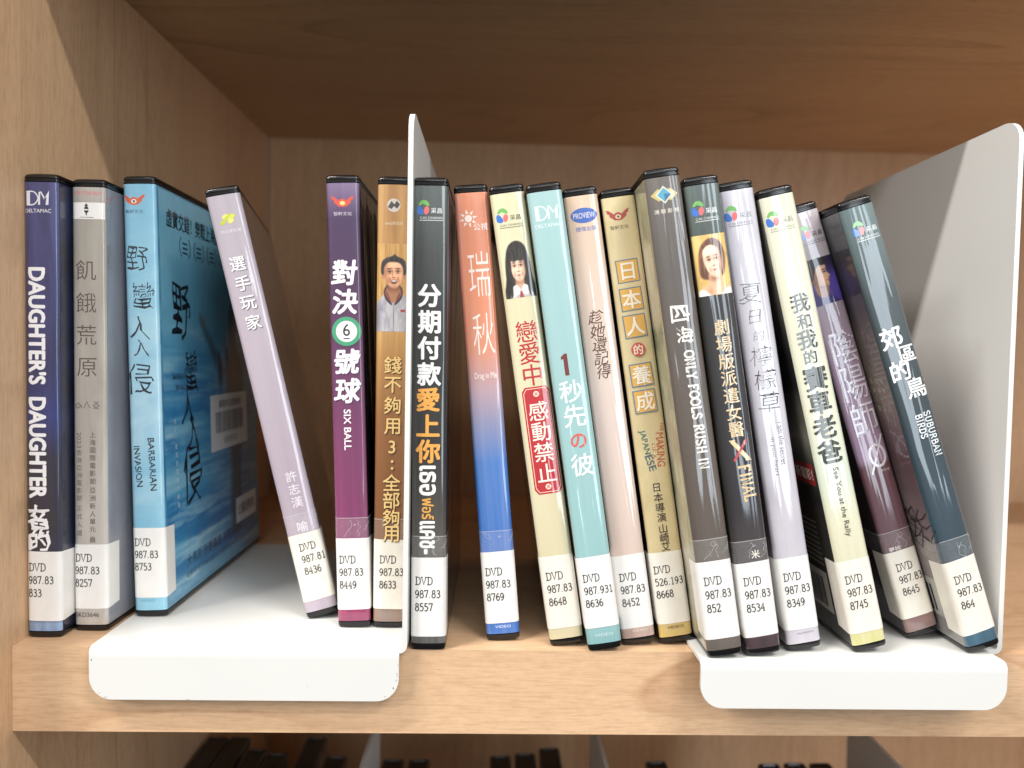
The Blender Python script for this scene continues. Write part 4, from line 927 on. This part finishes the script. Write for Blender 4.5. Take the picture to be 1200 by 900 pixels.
# 11 blush
sp = print_mat('print_blush', [(0, '#9c8078'), (6, '#a88c82'), (9, '#c9b0a4'), (60, '#d6c0b4'), (90, '#d8c4bc'), (110, '#dccac0'), (160, '#dcc2ae'), (186, '#d9ba9e')], '#e3d3c8', (200, 60, 6), .4, 22)
sd11 = print_mat('print_blush_side', [(0, '#5c4038'), (100, '#6c4440'), (190, '#8c7468')], '#40302a', (20, 20, 20), .6, 23)
e = make_case(B[11], 'blush pink DVD case with brown brush script and a blue oval logo', sp, sd11, sd11, call=['DVD', '987.83', '8452'], lab=(7, 37.9), call_at=(2.2, 30.2), tape=False)
d = Dec(e); d.ell(C(7.3), 178.4, 5.4, 3.1, '#3b63b4', 28); fit_text(d, 'PROVIEW', 7.3, 178.4, 8.8, 2.3, '#dcd9e4', .01); fit_text(d, '捷傑出版', 7.5, 173, 8.4, 1.9, '#4f74b8', .01); d.build('studio_logo')
d = Dec(e)
for i, ch in enumerate('趁她還記得'): G, w, h = glyph(ch, .006); d.glyphs(G, C(6.7+.1*i), 137-i*5.65, 6.2, '#5a3426', shear=.22, warp=.022)
fit_text(d, 'VIDEO', 8, 5.9, 6.6, 1.1, '#e0d0c8', .01); d.build('title_lettering')

# 12 parchment
sp = print_mat('print_parchment', [(0, '#c7a95e'), (7, '#cdb26c'), (40, '#d4c294'), (186, '#d8c89c')], '#bda878', (90, 60, 60), .5, 24)
sd12 = print_mat('print_map_side', [(0, '#a4552e'), (30, '#9a9480'), (100, '#8f8c70'), (190, '#aa9a78')], '#54523e', (30, 26, 26), .7, 25)
e = make_case(B[12], 'parchment DVD case with its title in orange squares', sp, DARKSIDE, sd12, call=['DVD', '526.193', '8668'], lab=(8.5, 38.8), call_at=(1.2, 33), lmat=LABELC, size=.97, tape=False)
d = Dec(e); logo_wings(d, 6.0, 178.9, '#a8453c', '#4a3c2a', '#e0cfa8'); d.build('studio_logo')
d = Dec(e)
for ch, z in (('日', 156.1), ('本', 144.5), ('人', 133.4), ('養', 113.2), ('成', 102.2)):
    r = .04; q = [(-4.6, -4.9), (4.8, -4.6), (4.5, 4.9), (-4.8, 4.7)]
    d.poly([(C(7+a), z+b) for a, b in q], '#5d7a8c'); d.poly([(C(7+a*.9), z+b*.9) for a, b in q], '#dca84a')
    G, w, h = glyph(ch, .045); d.glyphs(G, C(7.1), z-.1, 8.2, '#b98a3a'); G, w, h = glyph(ch, .03); d.glyphs(G, C(7), z, 8.0, '#f0e6d2')
d.ell(C(7), 123.7, 2.9, 2.9, '#bf5038', 20); G, w, h = glyph('的', .02); d.glyphs(G, C(7), 123.7, 4.4, '#f2e2cc'); d.build('title_lettering')
d = Dec(e); cs = ['#c2543a', '#4b7a4e', '#c79034', '#3c6c86']
down_text(d, 'MAKING', (11.2, 88.5), (10.2, 74.4), 3.2, '#b9553a', .02, warp=.025)
down_text(d, 'THE', (12.6, 92.6), (12.4, 89), 1.5, '#b9503a', .01); down_text(d, 'OF A', (8, 84.5), (7.7, 78), 1.4, '#c07c34', .01)
down_text(d, 'JAPAN', (3.8, 90.4), (5.0, 80.4), 3.0, '#2f6c62', .02, warp=.025); down_text(d, 'ESE', (5.3, 79.6), (6.6, 73.2), 3.0, '#40606c', .02, warp=.025)
col_text(d, '日本導演', (7, 66), (7.4, 53.4), 4.1, '#3c3226', .012); col_text(d, '山崎艾', (7.4, 48.6), (7.5, 41), 4.1, '#3c3226', .012); fit_text(d, 'VIDEO', 7.1, 6.9, 6.8, 1.2, '#5c4a24', .01); d.build('small_lettering')

# 13 taupe
sp = print_mat('print_taupe', [(0, '#5d554e'), (7, '#6d655d'), (40, '#5a4f47'), (100, '#5c524a'), (150, '#5a5450'), (186, '#6b645f')], '#463e38', (200, 60, 8), .5, 26)
sd13 = print_mat('print_map_left', [(0, '#b8b2a4'), (18, '#a8523c'), (24, '#b9b4a8'), (110, '#a9a48c'), (190, '#b8a888')], '#6a6450', (30, 34, 30), .7, 27)
e = make_case(B[13], 'taupe DVD case with white brush characters and serif English, at the base edge', sp, sd13, sd13, call=['DVD', '987.83', '852'], lab=(7.6, 38), call_at=(2.2, 31.8), tall=1.011)
map_side(e, -1, 31)
d = Dec(e); dia = lambda r, q: [(C(6.8-r), 179.8), (C(6.8), 179.8-q), (C(6.8+r), 179.8), (C(6.8), 179.8+q)]
for du in (-2.2, 2.2): d.poly([(a+du, b) for a, b in dia(3, 2.4)], '#c7b476')
d.poly(dia(3.4, 3.4), '#d9d4c0'); d.poly(dia(2.7, 2.7), '#4fa0bc'); d.poly([(C(6.8), 179.8-2.7), (C(9.5), 179.8), (C(6.8), 179.8+.4)], '#2f6c94'); fit_text(d, '鴻 聯 影 視', 7, 173.6, 9.6, 1.7, '#e4ddd2', .01); d.build('studio_logo')
d = Dec(e); G, w, h = glyph('四', .03); d.glyphs(G, C(7), 134, 7.8, '#f0ebe4', warp=.06, sx=1.1); G, w, h = glyph('海', .02); d.glyphs(G, C(7.6), 126, 7, '#f0ebe4', warp=.05)
serif(d, 'ONLY FOOLS RUSH IN', 6.5, 119.8, 3.5, 2.72, '#ece7df', 1.5, None, -math.pi/2); d.build('title_lettering')

# 14 black
sp = print_mat('print_black', [(0, '#3a2a30'), (8, '#4b363c'), (12, '#3d3234'), (45, '#3a3032'), (60, '#221e22'), (143, '#1d1c1f'), (150, '#3c4644'), (186, '#5c6c68')], '#131214', (200, 60, 9), .5, 28)
e = make_case(B[14], 'black DVD case with a short haired woman and cream characters ending in X FINAL', sp, DARKSIDE, DARKSIDE, call=['DVD', '987.83', '8534'], lab=(7.8, 37.6), call_at=(2.4, 31.6))
d = Dec(e); logo_leaf(d, 4.6, 177.4, '#d9dedb', tx=5.0, s=.95); d.build('studio_logo')
portrait_woman(e)
d = Dec(e)
for i, ch in enumerate('劇場版派遣女醫'): G, w, h = glyph(ch, .014); d.glyphs(G, C(7.2+.08*i), 131-i*6.75, 6.5, '#e0c79c')
d.line([(C(5.2), 86.2), (C(11), 78.2)], 1.6, '#e6cfa4'); d.line([(C(11), 86.2), (C(5.2), 78.2)], 1.0, '#b8484a'); d.line([(C(4.2), 86.3), (C(6.6), 86.3)], .4, '#e6cfa4'); d.line([(C(9.8), 78.1), (C(12), 78.1)], .4, '#e6cfa4')
serif(d, 'FINAL', 6.6, 76.2, 4.3, 3.1, '#dcc090', 1.5, None, -math.pi/2+.06); G, w, h = glyph('米', .02); d.glyphs(G, C(8.6), 40.6, 3.6, '#e9e2d8'); d.build('title_lettering')

# 15 white lavender
sp = print_mat('print_pale_lavender', [(0, '#c9c4cc'), (60, '#c4bfc8'), (120, '#c7c4cd'), (186, '#cdcbd6')], '#aeaab4', (130, 60, 50), .5, 29)
sd15 = print_mat('print_rose_side', [(0, '#8c8084'), (190, '#8c8088')], '#4a3c40', (20, 20, 20), .6, 30)
e = make_case(B[15], 'pale lavender white DVD case with thin black handwriting', sp, sd15, sd15, call=['DVD', '987.83', '8349'], lab=(8.5, 38.3), call_at=(2.4, 32), tape=False)
d = Dec(e); logo_leaf(d, 3.8, 177.4, '#5a5c60', tx=5.2); d.build('studio_logo')
d = Dec(e)
for ch, u, z, s in (('夏', 6.4, 145.5, 9), ('日', 6.6, 136.2, 6.5), ('的', 7.2, 128.4, 4.6), ('檸', 7.0, 120.2, 8.6), ('檬', 7.2, 110.8, 8.8), ('草', 7.6, 101.5, 8.8)):
    G, w, h = glyph(ch, -.016); d.glyphs(G, C(u), z, s, '#2c2a30', sx=1.1, shear=.15, warp=.03)
d.build('title_lettering')
d = Dec(e); down_text(d, 'i am the secret', (10.2, 93), (9.6, 75.8), 2.3, '#5a565c'); down_text(d, 'in your heart', (6.4, 87.4), (6.2, 71.8), 2.3, '#5a565c'); fit_text(d, 'ALLRIGHTS', 8, 7, 6.6, .7, '#55525a'); d.build('small_lettering')

# 16 pale yellow green
sp = print_mat('print_pale_yellow', [(0, '#c3bd78'), (8, '#c9c486'), (14, '#d4d0b0'), (40, '#d2ceb0'), (56, '#d5d2b6'), (72, '#c8d4c2'), (100, '#d8d8c2'), (186, '#d6d6c0')], '#e0e0ca', (160, 60, 7), .4, 31)
sd16 = print_mat('print_black_back', [(0, '#1a1a18'), (60, '#2c2a26'), (62, '#1a1a1a'), (76, '#3a3f36'), (90, '#8d8c80'), (110, '#15151a'), (124, '#17171c'), (190, '#9a988c')], '#26261f', (24, 24, 30), .6, 32)
e = make_case(B[16], 'pale yellow DVD case with bold black characters, leaning beside the open gap', sp, sd16, sd16, call=['DVD', '987.83', '8745'], lab=(7.4, 37.8), call_at=(2.2, 31.5), lmat=LABELC, tape=False)
d = Dec(e); logo_leaf(d, 3.8, 177.6, '#7c7c68', tx=5.2); d.build('studio_logo')
d = Dec(e)
for ch, u, z, s in (('我', 7.2, 143.2, 8), ('和', 7.4, 135.6, 6.4), ('我', 7.0, 128.4, 8.2), ('的', 7.0, 121.4, 6), ('賽', 7.2, 112.6, 10), ('車', 6.8, 102.8, 9.6), ('老', 6.8, 92.8, 9.8), ('爸', 6.7, 82.6, 9.8)):
    G, w, h = glyph(ch, .032 if s < 9 else .04); d.glyphs(G, C(u), z, s, '#34362c')
down_text(d, 'See You at the Rally', (7.3, 76), (7.2, 47.6), 2.8, '#4c4c3c', .006); d.build('title_lettering')
# printed matter on its back cover (left side)
Y = lambda dep: -(SS-RC+dep)+TH/2
d = Dec(e); r7 = random.Random(8)
for j in range(13):
    z = 170-j*5.2
    if j < 12: d.rect(C(Y(60)), z, C(Y(20+r7.uniform(0, 20))), z+2.2, '#b9b6a8' if j > 4 else '#3a3a36')
d.raw([(C(Y(26)), 69), (C(Y(3)), 69), (C(Y(3)), 78), (C(Y(26)), 78)], [(0, 1, 2, 3)], '#9c2f2f'); fit_text(d, '新電影！', Y(13), 73.5, 17, 5, '#eadfd0', .02)
for j in range(9): d.line([(C(Y(70)), 52-j*2.3), (C(Y(12)), 52-j*2.3)], .7, '#8c8a7a')
d.raw([(C(Y(60)), 12), (C(Y(12)), 12), (C(Y(12)), 30), (C(Y(60)), 30)], [(0, 1, 2, 3)], '#b7b4aa'); barcode(d, C(Y(57)), 14, 40, 13); d.build('back_cover_print')

# 17 plum and mauve
sp = print_mat('print_mauve_plum', [(0, '#6d5550'), (7, '#85685f'), (12, '#5d3c40'), (45, '#5c3c42'), (76, '#6a4248'), (79, '#a68aa4'), (120, '#a992a8'), (147, '#b0a2b0'), (166, '#c9c3c9'), (186, '#c9c4ca')], '#8a6878', (160, 60, 9), .35, 33)
sd17 = print_mat('print_dark_plum_side', [(0, '#1c1416'), (70, '#2c1c20'), (110, '#202026'), (186, '#3c3a44')], '#46404a', (24, 24, 24), .6, 34)
e = make_case(B[17], 'mauve and plum DVD case with a man in profile, behind the pale yellow case', sp, sd17, sd17, call=['DVD', '987.83', '8645'], lab=(8.9, 38.4), call_at=(3.2, 32.8), lmat=LABELC)
d = Dec(e); logo_leaf(d, 5.6, 177.8, '#5c5860', tx=5.0, s=.95); d.build('studio_logo')
portrait_profile(e)
d = Dec(e)
for ch, z in (('陰', 128), ('陽', 112.2), ('師', 96.4)):
    fit_text(d, ch, 8.3, z-.3, 10.6, 14.6, '#85708a', .012); fit_text(d, ch, 8, z, 10.4, 14.4, '#ded6de', -.004)
d.line([(C(8.9+3.2*math.cos(a)), 80+4.6*math.sin(a)) for a in [i*math.pi/12 for i in range(24)]], 1.1, '#e2dade', True)
d.line([(C(4.6), 72.6), (C(13), 88.4)], .8, '#e2dade'); fit_text(d, '電影版', 10.6, 73.2, 3.6, 1, '#d8ccd0'); fit_text(d, '夢枕', 5, 39.6, 5, 1.8, '#e4dcd8', .02); d.build('title_lettering')

# 18 dark teal
sp = print_mat('print_dark_teal', [(0, '#34576a'), (8, '#416b80'), (12, '#2a404c'), (60, '#283f4c'), (110, '#2c3a40'), (150, '#434f52'), (186, '#6f8484')], '#24343c', (200, 60, 7), .5, 35)
sd18 = print_mat('print_teal_left', [(0, '#8a8a88'), (35, '#8f8684'), (60, '#7d6e70'), (85, '#5c4448'), (110, '#7c7066'), (135, '#6c6458'), (147, '#2c2c38'), (166, '#34363e'), (186, '#5c6464')], '#3c3236', (34, 30, 22), .65, 36)
e = make_case(B[18], 'dark teal DVD case with heavy white characters, leaning furthest right next to the bookend', sp, sd18, sd18, call=['DVD', '987.83', '864'], lab=(7.8, 39), call_at=(2.6, 32.4), tilt=.04, lmat=LABELC)
d = Dec(e); logo_leaf(d, 5.4, 177.8, '#e2e6e6', tx=5.0, s=.95); d.build('studio_logo')
d = Dec(e)
for ch, u, z, s in (('郊', 5.6, 132.6, 9.4), ('區', 10.0, 125, 7.4), ('的', 5.4, 119.0, 8.8), ('鳥', 9.6, 110.8, 8.6)):
    G, w, h = glyph(ch, .03); d.glyphs(G, C(u), z, s, '#f0f2f2', warp=.012)
serif(d, 'SUBURBAN', 9.6, 100.6, 2.5, 2.25, '#dfe5e8', 1.5, None, -math.pi/2); serif(d, 'BIRDS', 6.0, 100.2, 2.5, 2.15, '#dfe5e8', 1.5, None, -math.pi/2); d.build('title_lettering')
d = Dec(e)
for j in range(6): col_text(d, '影展入選', (Y(6+j*4), 116), (Y(6+j*4), 104), 2.6, '#a39a8c')
d.raw([(C(Y(60)), 12), (C(Y(10)), 12), (C(Y(10)), 29), (C(Y(60)), 29)], [(0, 1, 2, 3)], '#a8a6a0'); barcode(d, C(Y(56)), 14, 43, 12, seed=4)
for j in range(16):
    a = r7.uniform(8, 30); z = r7.uniform(44, 60); d.line([(C(Y(a)), z), (C(Y(a-5)), z+r7.uniform(-5, 5)), (C(Y(a-9)), z+r7.uniform(-7, 6))], .5, '#2c2024')
d.build('back_cover_print')

# creases in the clear tape above some of the labels
rc = random.Random(4)
for o in [x for x in COL.objects if x.name.startswith('clear_tape')]:
    d = Dec(o, .2); z0 = 39 if o.parent.get('label', '').startswith(('taupe', 'black', 'charcoal', 'mauve', 'dark teal', 'purple')) else 43
    for k in range(2):
        u = rc.uniform(-4, 4); P = [(u, z0)]
        while P[-1][1] < 45.5: P.append((max(-6, min(6, P[-1][0]+rc.uniform(-1.3, 1.3))), P[-1][1]+rc.uniform(.5, 1.3)))
        d.line(sm(P, n=3), .13, TEDGE)
    d.build('tape_crease')

# ------------------------------------------------------------------ lower shelf cases: only their black tops show
low_side = print_mat('print_low_dark', [(0, '#20222a'), (190, '#30323c')], '#484a54', (30, 30, 30), .5, 40)
rows = [(1.0, 64, 0, 0, 'first from the left panel'), (16.2, 64.5, .2, 0, 'second from the left panel'), (31.4, 49, 0, .2, 'third from the left panel'), (46.8, 44, .1, 0, 'fourth from the left panel'),
        (61.9, 65, -1.6, 0, 'fifth from the left panel'), (82, 41, -1.0, 0, 'sixth from the left panel'),
        (124.5, 37, .5, 0, 'just right of the first white plate'), (140.6, 37, .4, 0, 'second right of the first white plate'),
        (199.0, 42, 2.2, 0, 'first of three below the cream case'), (214.4, 45, 2.0, 0, 'middle of three below the cream case'), (231.5, 52, 2.2, 0, 'last of three below the cream case, tallest'),
        (297.5, 36, 1.5, 0, 'alone below the parchment case'), (369, 34, 1, 0, 'first of three beside the third plate'), (386, 35, 1, 0, 'middle of three beside the third plate'), (403, 35, 1, 0, 'last of three beside the third plate')]
proto = None
for (x, y, ln, yw, t) in rows:
    label = 'black topped DVD case on the lower shelf, '+t
    y += 5
    if proto is None:
        proto = make_case((x, y, ln, yw, ZB), label, low_side, low_side, low_side, group='DVD cases on the lower shelf'); r = proto
    else:
        r = proto.copy(); COL.objects.link(r)
        for ch in [c for c in COL.objects if c.parent == proto]:
            c = ch.copy(); c.parent = r; COL.objects.link(c)
        place(r, x, y, ln, yw, ZB+.02)
        r['label'] = label

S.cycles.max_bounces = 8; S.cycles.transparent_max_bounces = 12
S.cycles.use_denoising = True
